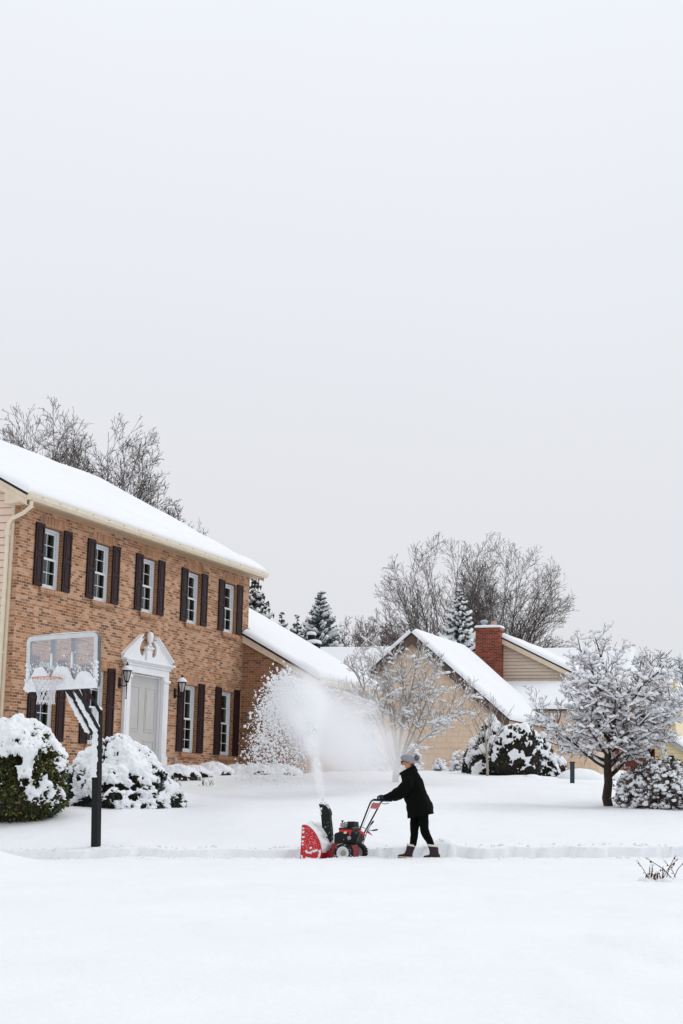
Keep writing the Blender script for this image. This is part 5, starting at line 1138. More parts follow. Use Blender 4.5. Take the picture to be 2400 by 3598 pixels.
b.build('auger', M['plastic_black'], h)
b = MB(); rb = np.random.RandomState(9)      # snow on the shell and stuck to the plate
pp_ = [np.array(p) for p in P0[:-1]]; fine = [pp_[i] * (1 - k / 4) + pp_[i + 1] * k / 4 for i in range(len(pp_) - 1) for k in range(4)] + [pp_[-1]]; G_ = []
for i, p in enumerate(fine):
    tn = unit(fine[min(i + 1, len(fine) - 1)] - fine[max(i - 1, 0)]); nr = np.array([-tn[2], 0, tn[0]]); nr = nr if nr[2] + nr[0] > 0 else -nr; e = min(1, i / 3, (len(fine) - 1 - i) / 6)
    for k in range(29):
        y = -0.322 + 0.64 * k / 28; e2 = min(1, k / 2.5, (28 - k) / 2.5); hgt = 0.006 + 0.055 * e * e2 * (0.75 + 0.7 * float(fbm(p[0] * 9, y * 9, p[2] * 9, 4, 3))); G_.append(np.array([p[0], y, p[2]]) + nr * hgt)
b.grid(G_, len(fine), 29)
for i in range(240):
    cx, cy = rb.uniform(80, 400), 650 + 480 * rb.rand() ** 1.1
    if cx > np.interp(cy, [645, 680, 728, 800, 885, 965, 1045, 1200], [160, 215, 270, 325, 372, 402, 418, 418]) - 12: continue
    s = rb.uniform(0.0018, 0.0048); c = np.array(B(cx, cy, -0.337)); b.add((V1 * s * np.array([1, 0.4, 1.1]) + c).tolist(), F1.tolist())
for cx, cy in [(150, 1105), (175, 1125), (205, 1130), (240, 1125), (275, 1110), (305, 1092), (330, 1078), (230, 1042), (395, 1090), (405, 1120), (400, 1150), (388, 1185), (375, 1212), (160, 1222), (65, 1190), (72, 1215), (190, 1228), (225, 1228), (92, 700), (95, 760), (88, 850), (84, 930), (82, 985)]:
    for k in range(4): s = rb.uniform(0.010, 0.02); c = np.array(B(cx + rb.normal(0, 9), cy + rb.normal(0, 7), -0.338)); b.add((V1 * s * np.array([1.3, 0.3, 0.8]) + c).tolist(), F1.tolist())
b.build('housing_snow', M['clump_snow'], h, smooth=True)
b = MB()                                      # chute: square duct leaning forward, wide hood on top
def duct(mb, secs):                          # (cx left, cx right, cy, half width across)
    mb.loft([[B(l, cl, 0)[0:1] + (-w_,) + B(l, cl, 0)[2:], B(r_, cr2, 0)[0:1] + (-w_,) + B(r_, cr2, 0)[2:], B(r_, cr2, 0)[0:1] + (w_,) + B(r_, cr2, 0)[2:], B(l, cl, 0)[0:1] + (w_,) + B(l, cl, 0)[2:]] for l, cl, r_, cr2, w_ in secs])
sh = sB * 0.05 / SB
duct(b, [(500, 1085, 585, 1085, 0.055), (492, 1000, 600, 1000, 0.055), (490, 850, 620, 850, 0.058)]); b.box((B(540, 0)[0] - 0.075, -0.075, B(0, 862)[2]), (B(540, 0)[0] + 0.075, 0.075, B(0, 838)[2]))
duct(b, [(468, 836, 622, 836, 0.05), (455, 700, 614, 700, 0.05), (440, 560, 598, 560, 0.048), (432, 462, 588, 462, 0.048)]); ch_ = b.build('chute', M['plastic_black'], blow, bevel=0.006)
b = MB(); duct(b, [(428, 470, 596, 462, 0.056), (432, 400, 592, 400, 0.058), (425, 345, 568, 345, 0.058), (400, 290, 540, 300, 0.055), (392, 262, 520, 268, 0.045)]); b.build('chute_hood', M['plastic_black'], ch_, bevel=0.008)
b = MB()
for i in range(26):
    cx, cy = rb.uniform(385, 545), rb.uniform(225, 345); s = rb.uniform(0.01, 0.024); b.add((V1 * s + np.array(B(cx, cy, rb.uniform(-0.06, 0.02)))).tolist(), F1.tolist())
for i in range(14):
    cx, cy = rb.uniform(388, 432), rb.uniform(320, 460); s = rb.uniform(0.006, 0.016); b.add((V1 * s + np.array(B(cx, cy, -0.055))).tolist(), F1.tolist())
for i in range(24):
    cx, cy = rb.uniform(460, 610), rb.uniform(480, 1080); s = rb.uniform(0.003, 0.006); b.add((V1 * s + np.array(B(cx, cy, -0.053))).tolist(), F1.tolist())
b.build('chute_snow', M['clump_snow'], ch_, smooth=True)
b = MB(); prismB(b, [(425, 1243), (430, 1085), (600, 1075), (610, 960), (690, 940), (930, 940), (965, 965), (975, 1100), (960, 1200), (600, 1205), (590, 1243)], -0.15, 0.12); b.build('chassis', M['dark_red'], blow, bevel=0.006)
en = empty('engine'); en.parent = blow
b = MB(); prismB(b, [(650, 945), (650, 800), (668, 770), (800, 725), (1000, 725), (1055, 780), (1040, 880), (1000, 945)], -0.19, 0.16); b.build('engine_block', M['plastic_black'], en, bevel=0.01)
b = MB(); prismB(b, [(736, 745), (736, 700), (965, 700), (965, 725), (940, 800), (930, 810), (905, 745)], -0.196, 0.1); b.build('shroud', M['paint_red'], en, bevel=0.004)
b = MB(); prismB(b, [(732, 703), (732, 672), (980, 672), (1000, 703)], -0.20, 0.14); prismB(b, [(905, 675), (890, 620), (908, 560), (998, 560), (1004, 640), (1010, 675)], -0.12, 0.10); b.lathe([(0.0, -0.12), (0.12, -0.115), (0.125, 0.02), (0.09, 0.06), (0.0, 0.065)], B(1010, 690, 0.02), 16, axis='x'); b.build('cowl', M['plastic_black'], en, bevel=0.008)
b = MB(); prismB(b, [(765, 665), (757, 600), (775, 588), (840, 585), (870, 600), (885, 640), (880, 665), (852, 668), (845, 640), (820, 668)], -0.15, -0.02); b.build('muffler', M['steel_grey'], en, bevel=0.006)
b = MB(); p = B(802, 590, -0.10); b.lathe([(0.008, -0.01), (0.010, 0.02), (0.022, 0.03), (0.024, 0.042), (0.012, 0.046)], p, 10); p = B(848, 585, -0.05); b.lathe([(0.014, -0.01), (0.018, 0.008), (0.008, 0.014)], p, 8); b.build('choke_knob', M['plastic_black'], en)
b = MB(); prismB(b, [(822, 772), (824, 738), (880, 732), (880, 770)], -0.1935, -0.191); b.build('decal', M['decal_yellow'], en)
b = MB(); S_ = [(876, 738), (845, 740), (836, 748), (845, 755), (866, 757), (872, 764), (862, 770), (832, 771)]; b.tube([B(x, y, -0.196) for x, y in S_], 0.0045, 5); b.build('decal_letter', M['white_trim'], en)
b = MB(); b.lathe([(0.0, 0), (0.035, 0.002), (0.035, 0.02), (0.0, 0.022)], B(920, 845, -0.215), 10, axis='y'); b.tube([B(825, 870, -0.19), B(822, 888, -0.2)], 0.008, 6); b.build('starter', M['steel_grey'], en)
def make_wheel(y, sgn):
    c = B(825 if sgn < 0 else 1085, 1112 if sgn < 0 else 1115, y); w_ = empty('wheel', c); w_.parent = blow
    b = MB(); r = 0.158; hw_ = 0.055
    b.lathe([(0.105, -hw_ * 0.9), (0.135, -hw_), (0.150, -hw_ * 0.75), (0.153, 0), (0.150, hw_ * 0.75), (0.135, hw_), (0.105, hw_ * 0.9), (0.104, 0), (0.105, -hw_ * 0.9)], (0, 0, 0), 36, axis='y', cap=False)
    for k in range(22):
        a = 2 * math.pi * k / 22
        for sd_ in (-1, 1):
            a2 = a + (0.14 if sd_ > 0 else 0); p = np.array([0.154 * math.cos(a2), sd_ * 0.050, 0.154 * math.sin(a2)]); q = np.array([0.157 * math.cos(a2 + 0.12), sd_ * 0.006, 0.157 * math.sin(a2 + 0.12)]); b.bar(p, q, 0.02, 0.016, up=(math.cos(a), 0, math.sin(a)))
    b.build('tyre', M['tyre_rubber'], w_)
    b = MB(); s = sgn; b.lathe([(0.04, s * 0.02), (0.062, s * 0.022), (0.085, s * 0.045), (0.098, s * 0.052), (0.107, s * 0.050), (0.107, 0.0), (0.03, 0.0)], (0, 0, 0), 28, axis='y', cap=True); b.build('rim', M['rim_white'], w_, smooth=False)
    b = MB(); b.lathe([(0.0, s * 0.062), (0.018, s * 0.060), (0.022, s * 0.045), (0.045, s * 0.035), (0.048, s * 0.021), (0.0, s * 0.02)], (0, 0, 0), 18, axis='y'); b.build('hub', M['hub_tan'], w_)
    b = MB()
    for i in range(46):
        a = rb.uniform(0, 6.28); rr = rb.uniform(0.118, 0.158); sz = rb.uniform(0.003, 0.008); b.add((V1 * sz * np.array([1, 0.5, 1]) + [rr * math.cos(a), sgn * rb.uniform(0.045, 0.056), rr * math.sin(a)]).tolist(), F1.tolist())
    b.build('tyre_snow', M['clump_snow'], w_)
make_wheel(-0.28, -1); make_wheel(0.28, 1)
for y, pts in ((-0.20, [(1020, 930), (1060, 820), (1290, 235), (1312, 195), (1338, 172), (1370, 165), (1500, 168), (1545, 172)]), (0.20, [(1075, 985), (1105, 930), (1468, 262), (1490, 215), (1515, 185), (1550, 172), (1640, 170), (1690, 172)])):
    b = MB(); b.tube([B(cx, cy, y) for cx, cy in pts[:6]], 0.0135, 8); hb = b.build('handlebar', M['plastic_black'], blow, smooth=True)
    b = MB(); b.tube([B(pts[5][0] - 15, pts[5][1], y), B(pts[6][0], pts[6][1], y), B(pts[7][0], pts[7][1], y)], 0.019, 8); b.build('grip', M['plastic_black'], hb, smooth=True)
    b = MB(); b.tube([B(pts[4][0] + 5, pts[4][1] + 40, y), B(pts[5][0] + 30, pts[5][1] + 62, y), B(pts[6][0] - 40, pts[6][1] + 52, y), B(pts[6][0], pts[6][1] + 48, y)], 0.008, 6); b.build('clutch_lever', M['steel_grey'], hb)
b = MB(); P = [B(1296, 318, -0.185), B(1322, 228, -0.185), B(1478, 240, 0.185), B(1440, 328, 0.185)]; q = np.array([0.012, 0, 0.004]); b.add(P + [tuple(np.array(p) + q) for p in P], [(0, 1, 2, 3), (7, 6, 5, 4), (0, 4, 5, 1), (1, 5, 6, 2), (2, 6, 7, 3), (3, 7, 4, 0)]); b.build('control_panel', M['paint_red'], blow)
b = MB(); b.tube([B(925, 690, -0.15), B(1000, 668, -0.16), B(1085, 650, -0.17), B(1130, 640, -0.17), B(1250, 690, -0.10), B(1330, 710, -0.06)], 0.007, 6); cr_ = b.build('chute_crank', M['steel_grey'], blow)
b = MB(); b.tube([B(1330, 708, -0.06), B(1380, 697, -0.05), B(1432, 688, -0.04)], [0.009, 0.014, 0.012], 8); b.build('crank_handle', M['plastic_black'], cr_)
b = MB(); b.tube([B(1155, 975, 0.05), B(1180, 930, 0.05), B(1245, 720, 0.05), B(1310, 605, 0.05)], 0.007, 6); b.tube([B(1155, 975, 0.05), B(1135, 985, 0.05), B(1090, 975, 0.05)], 0.006, 6); sl2 = b.build('shift_lever', M['bark_grey'], blow)
b = MB(); b.tube([B(1305, 615, 0.05), B(1335, 570, 0.05), B(1360, 540, 0.05)], [0.01, 0.016, 0.014], 8); b.build('lever_knob', M['plastic_black'], sl2)
b = MB(); b.prism([B(1078, 715, -0.215), B(1098, 700, -0.215), B(1160, 740, -0.215), B(1205, 800, -0.215), B(1185, 808, -0.215), B(1130, 760, -0.215)], (0, 0.05, 0)); b.build('bracket', M['paint_red'], blow)
b = MB(); b.prism([B(1262, 715, 0.2), B(1335, 800, 0.2), B(1240, 750, 0.2)], (0, 0.04, 0)); b.build('bracket', M['clear_red'], blow)
b = MB(); b.tube([B(1300, 320, -0.17), B(1180, 600, -0.17), B(1060, 900, -0.17)], 0.0025, 4); b.build('cable', M['steel_grey'], blow)

# ------------------------------------------------------------------ the person pushing it.  local x = right in the photo, walking towards -x; y = away
vary('coat_black', '#060807', 0.25, 10, 0.9, bump=0.35, bscale=22, spec=0.12); vary('trouser_black', '#050606', 0.2, 10, 0.9, bump=0.2, spec=0.12); vary('knit_grey', '#8d8e91', 0.12, 30, 0.95, bump=0.5, bscale=120); vary('pompom_fur', '#7b767a', 0.35, 30, 1.0, bump=0.8, bscale=90); vary('skin', '#c98862', 0.06, 12, 0.55); vary('boot_plum', '#24141b', 0.2, 14, 0.7, bump=0.2); vary('fleece', '#ddd6cc', 0.1, 40, 1.0, bump=0.7, bscale=90); vary('sole_cream', '#d6c0a2', 0.08, 10, 0.7); vary('glove_grey', '#1d1f20', 0.2, 16, 0.9, bump=0.3); vary('hair_dark', '#2a1d18', 0.3, 30, 0.7); vary('lens_black', '#0a0a0b', 0.1, 5, 0.15)
YW = 27.4; SW = YW / F / 5.7346; f = at(1320 + 830 / 5.7346, 2630 + 2222 / 5.7346, YW)
per = empty('person', (f[0], YW, f[2])); tag(per, 'person in black coat, grey bobble hat, sunglasses and plum boots pushing the snow blower', 'person')
def Q(cx, cy, y=0.0): return np.array([(cx - 830) * SW - (2222 - cy) * SW * 0.0244, y, (2222 - cy) * SW])
def skin_body(name, verts, edges, radii, mat, parent, lv=2):
    me = bpy.data.meshes.new(name); me.from_pydata([tuple(v) for v in verts], edges, []); o = bpy.data.objects.new(name, me); COL.objects.link(o); o.parent = parent
    me.materials.append(mat); sk_ = o.modifiers.new('skin', 'SKIN'); sk_.use_smooth_shade = True; ss = o.modifiers.new('sub', 'SUBSURF'); ss.levels = lv; ss.render_levels = lv
    for i, r_ in enumerate(radii): d = me.skin_vertices[0].data[i]; d.radius = r_ if isinstance(r_, tuple) else (r_, r_)
    me.skin_vertices[0].data[0].use_root = True
    return o
HN, HF = -0.16, 0.17                                   # near and far shoulder depth
v = [Q(880, 1330), Q(800, 1000), Q(740, 720), Q(735, 560), Q(715, 480), Q(690, 380), Q(668, 290), Q(660, 235),
     Q(720, 640, HN), Q(470, 960, HN + 0.01), Q(200, 1040, HN + 0.03), Q(130, 1062, HN + 0.035),
     Q(720, 640, HF), Q(540, 970, HF), Q(330, 1050, HF - 0.01), Q(265, 1062, HF - 0.02),
     Q(940, 1330, -0.07), Q(985, 1680, -0.095), Q(1110, 1945, -0.095), Q(1160, 2110, -0.095), Q(1110, 2170, -0.095),
     Q(840, 1330, 0.07), Q(792, 1690, 0.09), Q(765, 1940, 0.09), Q(690, 2130, 0.09), Q(600, 2165, 0.09),
     Q(590, 440), Q(560, 385)]
ed = [(0, 1), (1, 2), (2, 3), (3, 4), (4, 5), (5, 6), (6, 7), (2, 8), (8, 9), (9, 10), (10, 11), (2, 12), (12, 13), (13, 14), (14, 15), (0, 16), (16, 17), (17, 18), (18, 19), (19, 20), (0, 21), (21, 22), (22, 23), (23, 24), (24, 25), (5, 26), (6, 27)]
rd = [(0.09, 0.10), (0.09, 0.11), (0.085, 0.11), 0.06, 0.05, (0.072, 0.076), (0.080, 0.084), 0.055, 0.05, 0.042, 0.03, 0.022, 0.05, 0.042, 0.03, 0.022,
      0.055, 0.05, 0.036, 0.03, 0.022, 0.055, 0.05, 0.036, 0.03, 0.022, 0.04, 0.045]
skin_body('body', v, ed, rd, M['skin'], per)
def ring(fr, bk, w_, n=28, p=2.3):
    fr, bk = np.array(fr), np.array(bk); m_ = (fr + bk) / 2; h_ = (bk - fr) / 2; out = []
    for i in range(n):
        a = 2 * math.pi * i / n; c, s = math.cos(a), math.sin(a); c = math.copysign(abs(c) ** (2 / p), c); s = math.copysign(abs(s) ** (2 / p), s); out.append(m_ + h_ * c + np.array([0, w_ * s, 0]))
    return out
def wrinkle(rings, amp, seed, sc=9):
    out = []
    for r_ in rings:
        c = np.mean(r_, 0); out.append([p + unit(p - c) * amp * float(fbm(p[0] * sc, p[1] * sc, p[2] * sc, seed, 3)) for p in r_])
    return out
def refine(rings, k=3):
    out = []
    for a, b_ in zip(rings, rings[1:]):
        for i in range(k): t = i / k; out.append([p * (1 - t) + q * t for p, q in zip(a, b_)])
    out.append(rings[-1]); return out
co = empty('coat'); co.parent = per
secs = [(Q(672, 1436), Q(1160, 1330), 0.215), (Q(664, 1445), Q(1172, 1336), 0.225), (Q(645, 1290), Q(1158, 1215), 0.228), (Q(628, 1180), Q(1128, 1130), 0.225), (Q(588, 1040), Q(1075, 1000), 0.22), (Q(570, 900), Q(1005, 880), 0.215), (Q(548, 800), Q(985, 760), 0.21), (Q(540, 700), Q(950, 660), 0.205), (Q(525, 640), Q(905, 585), 0.185), (Q(510, 600), Q(860, 515), 0.14), (Q(520, 575), Q(835, 470), 0.105)]
b = MB(); b.loft(wrinkle(refine([ring(*s) for s in secs]), 0.02, 3)); b.build('coat_body', M['coat_black'], co, smooth=True)
b = MB(); b.loft(wrinkle(refine([ring(Q(500, 600), Q(860, 520), 0.135), ring(Q(486, 580), Q(838, 470), 0.12), ring(Q(500, 555), Q(820, 425), 0.105), ring(Q(590, 500), Q(800, 390), 0.098), ring(Q(600, 505), Q(790, 395), 0.088), ring(Q(560, 560), Q(800, 440), 0.085)]), 0.01, 5)); b.build('collar', M['coat_black'], co, smooth=True)
def sleeve(pts, rr, nm='sleeve'):
    b = MB(); P = []; Rr = []
    for i in range(len(pts) - 1):
        for k in range(5): t = k / 5; P.append(pts[i] * (1 - t) + pts[i + 1] * t); Rr.append(rr[i] * (1 - t) + rr[i + 1] * t)
    P.append(pts[-1]); Rr.append(rr[-1]); n = 18; b.tube(P, Rr, n); 
    vv = np.array(b.v); c = np.repeat(np.array(P), n, 0); d = vv - c; vv = c + d * (1 + 0.16 * fbm(vv[:, 0] * 14, vv[:, 1] * 14, vv[:, 2] * 14, 8, 3)[:, None]); b.v = [tuple(x) for x in vv]
    b.build(nm, M['coat_black'], co, smooth=True)
sleeve([Q(730, 660, HN + 0.03), Q(660, 800, HN - 0.005), Q(520, 930, HN), Q(400, 985, HN + 0.01), Q(270, 1035, HN + 0.02), Q(185, 1045, HN + 0.03)], [0.085, 0.112, 0.105, 0.092, 0.055, 0.046])
sleeve([Q(740, 660, HF - 0.04), Q(660, 800, HF), Q(540, 950, HF), Q(430, 1020, HF - 0.01), Q(340, 1055, HF - 0.02)], [0.085, 0.11, 0.095, 0.07, 0.046])
b = MB()
for k in range(9): c = Q(290 + 13 * k, 1085 + 7 * math.sin(k * 1.7), 0.02); b.tube([c + [0, 0, 0.03], c, c - [0, 0, 0.018]], [0.012, 0.01, 0.004], 5)
b.build('cuff_fringe', M['coat_black'], co)
def leg(pts, rr):
    b = MB(); P = []; Rr = []
    for i in range(len(pts) - 1):
        for k in range(5): t = k / 5; P.append(pts[i] * (1 - t) + pts[i + 1] * t); Rr.append(rr[i] * (1 - t) + rr[i + 1] * t)
    P.append(pts[-1]); Rr.append(rr[-1]); n = 16; b.tube(P, Rr, n); vv = np.array(b.v); c = np.repeat(np.array(P), n, 0); d = vv - c; vv = c + d * (1 + 0.10 * fbm(vv[:, 0] * 12, vv[:, 1] * 12, vv[:, 2] * 12, 18, 3)[:, None]); b.v = [tuple(x) for x in vv]; return b
tr2 = empty('trousers'); tr2.parent = per
leg([Q(955, 1250, -0.08), Q(955, 1430, -0.085), Q(975, 1640, -0.092), Q(1005, 1740, -0.095), Q(1060, 1840, -0.095), Q(1112, 1960, -0.095)], [0.11, 0.092, 0.074, 0.068, 0.062, 0.055]).build('trouser_leg', M['trouser_black'], tr2, smooth=True)
leg([Q(840, 1250, 0.08), Q(815, 1430, 0.085), Q(790, 1640, 0.09), Q(788, 1740, 0.09), Q(775, 1850, 0.09), Q(755, 1975, 0.09)], [0.11, 0.088, 0.073, 0.064, 0.06, 0.056]).build('trouser_leg', M['trouser_black'], tr2, smooth=True)
def boot(dx, dy, y, tilt, sx=1.0, shaft=0.0):
    """boot traced from the front one; dx, dy move it in crop pixels, tilt turns it about the toe"""
    r = empty('boot'); r.parent = per; piv = Q(470 + dx, 2222 + dy, y); ca, sa = math.cos(tilt), math.sin(tilt)
    def T(p): d = np.array(p) - piv; return piv + np.array([d[0] * ca - d[2] * sa, d[1], d[0] * sa + d[2] * ca])
    def q(cx, cy): return Q(470 + (cx - 470) * sx + dx + shaft * min(1, max(0, (2200 - cy) / 240)), cy + dy, y)
    def rr(a, b_, w_): return [T(p) for p in ring(a, b_, w_, 20, 2.2)]
    b = MB(); b.loft([rr(q(640, 1960), q(808, 1985), 0.062), rr(q(632, 2010), q(795, 2030), 0.060), rr(q(615, 2080), q(768, 2090), 0.052), rr(q(590, 2125), q(752, 2150), 0.048), rr(q(560, 2150), q(750, 2195), 0.046)])
    # the foot, lofted from heel to toe
    R_ = []
    for cx, top, w_ in ((752, 2150, 0.030), (735, 2110, 0.042), (690, 2100, 0.045), (640, 2108, 0.046), (590, 2128, 0.049), (540, 2142, 0.050), (495, 2148, 0.045), (468, 2158, 0.030), (458, 2172, 0.012)):
        t0, b0 = q(cx, top), q(cx, 2196 if cx > 480 else 2186); c = (t0 + b0) / 2; h_ = (t0 - b0)[2] / 2
        R_.append([T(c + [0, w_ * math.cos(a), h_ * math.sin(a)]) for a in np.linspace(0, 2 * math.pi, 14, endpoint=False)])
    b.loft(R_); b.build('boot_upper', M['boot_plum'], r, smooth=True)
    b = MB(); b.loft([rr(q(642, 1935), q(812, 1962), 0.056), rr(q(634, 1930), q(816, 1960), 0.066), rr(q(632, 1965), q(812, 1992), 0.068), rr(q(640, 1975), q(806, 2000), 0.058)]); b.build('fleece_cuff', M['fleece'], r, smooth=True)
    out = [(752, 0.024), (735, 0.040), (690, 0.046), (630, 0.047), (560, 0.052), (500, 0.048), (468, 0.032), (453, 0.012)]
    for nm, z0, z1, mt in (('midsole', 2190, 2208, 'sole_cream'), ('outsole', 2208, 2222, 'plastic_black')):
        b = MB(); up = [T(q(cx, z0 - (6 if cx < 480 else 0)) + [0, s * w_, 0]) for s in (1,) for cx, w_ in out] + [T(q(cx, z0 - (6 if cx < 480 else 0)) + [0, -w_, 0]) for cx, w_ in out[::-1]]
        lo = [T(q(cx, z1 - (10 if cx < 480 else 0)) + [0, w_, 0]) for cx, w_ in out] + [T(q(cx, z1 - (10 if cx < 480 else 0)) + [0, -w_, 0]) for cx, w_ in out[::-1]]; b.loft([lo, up]); b.build(nm, M[mt], r)
    b = MB(); 
    for k in range(4): c = q(622 - 12 * k, 2050 + 24 * k); b.tube([T(c + [0, -0.03, 0]), T(c + [-0.012, 0, 0.004]), T(c + [0, 0.03, 0])], 0.004, 4)
    b.tube([T(q(630, 2000)), T(q(600, 2005)), T(q(585, 2030)), T(q(592, 2050))], 0.0035, 4); b.build('lace', M['fleece'], r)
boot(0, 0, 0.09, 0.0); boot(512, 2, -0.095, R(3.5), 1.12, -118)
# gloves with fingers wrapped over the grips
def glove(c, y):
    r = empty('glove'); r.parent = per; g_ = np.array(c) + [0, y, 0]
    b = MB(); b.tube([g_ + [0.055, 0, 0.012], g_ + [0.03, 0, 0.012], g_ + [0.0, 0, 0.014], g_ + [-0.028, 0, 0.012], g_ + [-0.042, 0, 0.006]], [0.033, 0.034, 0.037, 0.034, 0.02], 12); b.build('palm', M['glove_grey'], r, smooth=True)
    for k in range(4):
        o_ = -0.030 + 0.020 * k; ln_ = (0.85, 1.0, 1.05, 0.95)[k]; p = g_ + [-0.034 + 0.004 * abs(k - 1.5), o_, 0.02]
        b = MB(); b.tube([p, p + [-0.020 * ln_, 0, 0.004], p + [-0.034 * ln_, 0, -0.012], p + [-0.032 * ln_, 0, -0.030 * ln_], p + [-0.018, 0, -0.040 * ln_]], [0.0105, 0.0105, 0.0100, 0.0095, 0.007], 8); b.build('finger', M['glove_grey'], r, smooth=True)
    b = MB(); p = g_ + [0.0, 0.034 if y < 0 else -0.034, 0.0]; s = 1 if y < 0 else -1; b.tube([p, p + [-0.02, 0.010 * s, -0.014], p + [-0.036, 0.004 * s, -0.028], p + [-0.044, -0.006 * s, -0.034]], [0.013, 0.012, 0.011, 0.008], 8); b.build('thumb', M['glove_grey'], r, smooth=True)
glove(Q(135, 1055), HN + 0.03); glove(Q(268, 1062), HF - 0.02)
# hat, sunglasses, nose, mouth, hair
ht = empty('bobble_hat'); ht.parent = per
b = MB(); b.loft(refine([ring(Q(536, 262), Q(795, 365), 0.088), ring(Q(540, 225), Q(800, 320), 0.092), ring(Q(580, 195), Q(805, 285), 0.085), ring(Q(640, 184), Q(805, 262), 0.07), ring(Q(705, 190), Q(805, 250), 0.05), ring(Q(765, 205), Q(805, 240), 0.024)], 3)); b.build('hat_crown', M['knit_grey'], ht, smooth=True)
b = MB(); n = 56; rr_ = []
for fr, bk, w_ in ((Q(552, 296), Q(790, 400), 0.084), (Q(535, 292), Q(795, 398), 0.092), (Q(525, 262), Q(800, 372), 0.097), (Q(527, 236), Q(806, 345), 0.097), (Q(545, 222), Q(800, 328), 0.090)):
    q = ring(fr, bk, w_, n, 2.1); c = np.mean(q, 0); rr_.append([p + unit(p - c) * (0.004 if i % 2 else 0.0) for i, p in enumerate(q)])
b.loft(rr_); b.build('hat_brim', M['knit_grey'], ht)
b = MB(); c = Q(845, 252); rp_ = np.random.RandomState(3)
b.add((ico(2)[0] * 0.042 + c).tolist(), ico(2)[1].tolist())
for i in range(420):
    d = unit(rp_.normal(0, 1, 3)); sv = unit(np.cross(d, rp_.normal(0, 1, 3))) * 0.004; L = rp_.uniform(0.05, 0.064); b.poly([c + d * 0.03 + sv, c + d * L, c + d * 0.03 - sv])
b.build('pompom', M['pompom_fur'], ht, fix=False)
sg = empty('sunglasses'); sg.parent = per
for s in (-1, 1):
    b = MB(); cc = Q(540, 345, s * 0.034); b.loft([[cc + np.array([dx_, 0.027 * math.cos(a), 0.022 * math.sin(a)]) + [0.3 * 0.022 * math.sin(a) * -0.4 + abs(math.cos(a)) * (0.006 if math.cos(a) * s > 0 else 0), 0, 0] for a in np.linspace(0, 2 * math.pi, 14, endpoint=False)] for dx_ in (-0.012, 0.002)]); b.build('lens', M['lens_black'], sg, smooth=True)
    b = MB(); b.tube([Q(545, 318, s * 0.06), Q(590, 330, s * 0.082), Q(680, 355, s * 0.088)], 0.0055, 5); b.build('temple', M['lens_black'], sg)
b = MB(); b.tube([Q(532, 335, -0.012), Q(526, 330, 0), Q(532, 335, 0.012)], 0.004, 5); b.build('bridge', M['lens_black'], sg)
b = MB(); b.loft([ring(Q(556, 345), Q(600, 345), 0.010, 10), ring(Q(540, 368), Q(600, 370), 0.013, 10), ring(Q(524, 392), Q(600, 392), 0.017, 10), ring(Q(545, 404), Q(600, 404), 0.012, 10)]); b.build('nose', M['skin'], per, smooth=True)
b = MB(); b.tube([Q(562, 432, -0.022), Q(553, 428, 0), Q(562, 432, 0.022)], [0.003, 0.0055, 0.003], 6); b.build('mouth', M['clear_red'], per, smooth=True)
b = MB(); b.loft([ring(Q(720, 360), Q(790, 372), 0.088, 16), ring(Q(715, 410), Q(792, 405), 0.082, 16), ring(Q(735, 450), Q(785, 440), 0.06, 16)]); b.build('hair', M['hair_dark'], per, smooth=True)

# ------------------------------------------------------------------ the thrown snow: flakes on ballistic paths and the fine powder drifting off them
ex = np.array([blow.location.x, blow.location.y, blow.location.z]); hl = np.array(B(455, 262, 0.0)); ex = ex + np.array([hl[0] * cB + hl[1] * sB, -hl[0] * sB + hl[1] * cB, hl[2]])
rs = np.random.RandomState(12); N = 26000
lead = rs.rand(N) ** 1.25
vx = -1.58 + 1.05 * (1 - lead) + rs.normal(0, 0.08, N); vy = rs.normal(10.6, 0.4, N); vz = rs.normal(6.95, 0.22, N) - 0.9 * (1 - lead) ** 1.5; tt = rs.uniform(0.01, 1.6, N)
sp_ = np.clip(tt / 0.7, 0.12, 1.6); P = ex + np.stack([vx * tt, vy * tt, vz * tt - 4.905 * tt ** 2], 1) + rs.normal(0, 1, (N, 3)) * np.array([0.05, 0.15, 0.08]) * sp_[:, None]
ok = P[:, 2] > ground(P[:, 0], P[:, 1]) - 0.02; ok &= (tt > 0.5) | (rs.rand(N) < 0.22 + 0.7 * np.clip(tt - 0.15, 0, 0.35) / 0.35); ok &= P[:, 1] < 45.5
P, sp_, lead, tt = P[ok], sp_[ok], lead[ok], tt[ok]
sz = np.exp(rs.normal(math.log(0.0125), 0.5, len(P))) * (0.55 + 0.75 * lead); big = (rs.rand(len(P)) < 0.06) & (tt > 0.55) & (lead > 0.5); sz[big] *= rs.uniform(1.5, 2.8, big.sum()); sz[tt < 0.45] *= 0.6; sz = np.minimum(sz, 0.042 * rs.uniform(0.7, 1.0, len(sz)))
V0 = np.array([(1, 0, 0), (-1, 0, 0), (0, 1, 0), (0, -1, 0), (0, 0, 1), (0, 0, -1)], float); F0 = np.array([(0, 2, 4), (2, 1, 4), (1, 3, 4), (3, 0, 4), (2, 0, 5), (1, 2, 5), (3, 1, 5), (0, 3, 5)])
ax = rs.normal(0, 1, (len(P), 3, 3)); qv, _ = np.linalg.qr(ax); sc_ = rs.uniform(0.6, 1.5, (len(P), 3)); G = np.einsum('vk,nk,nkj->nvj', V0, sc_, qv) * sz[:, None, None]; G *= rs.uniform(0.75, 1.2, (len(P), 6, 1)); G += P[:, None, :]
b = MB(); b.v = [tuple(x) for x in G.reshape(-1, 3).tolist()]; b.f = [tuple(x) for x in (F0[None] + 6 * np.arange(len(P))[:, None, None]).reshape(-1, 3).tolist()]; b.m = [0] * len(b.f)
o = b.build('flying_snow', M['flying_snow'], None, smooth=True, fix=False); tag(o, kind='stuff')
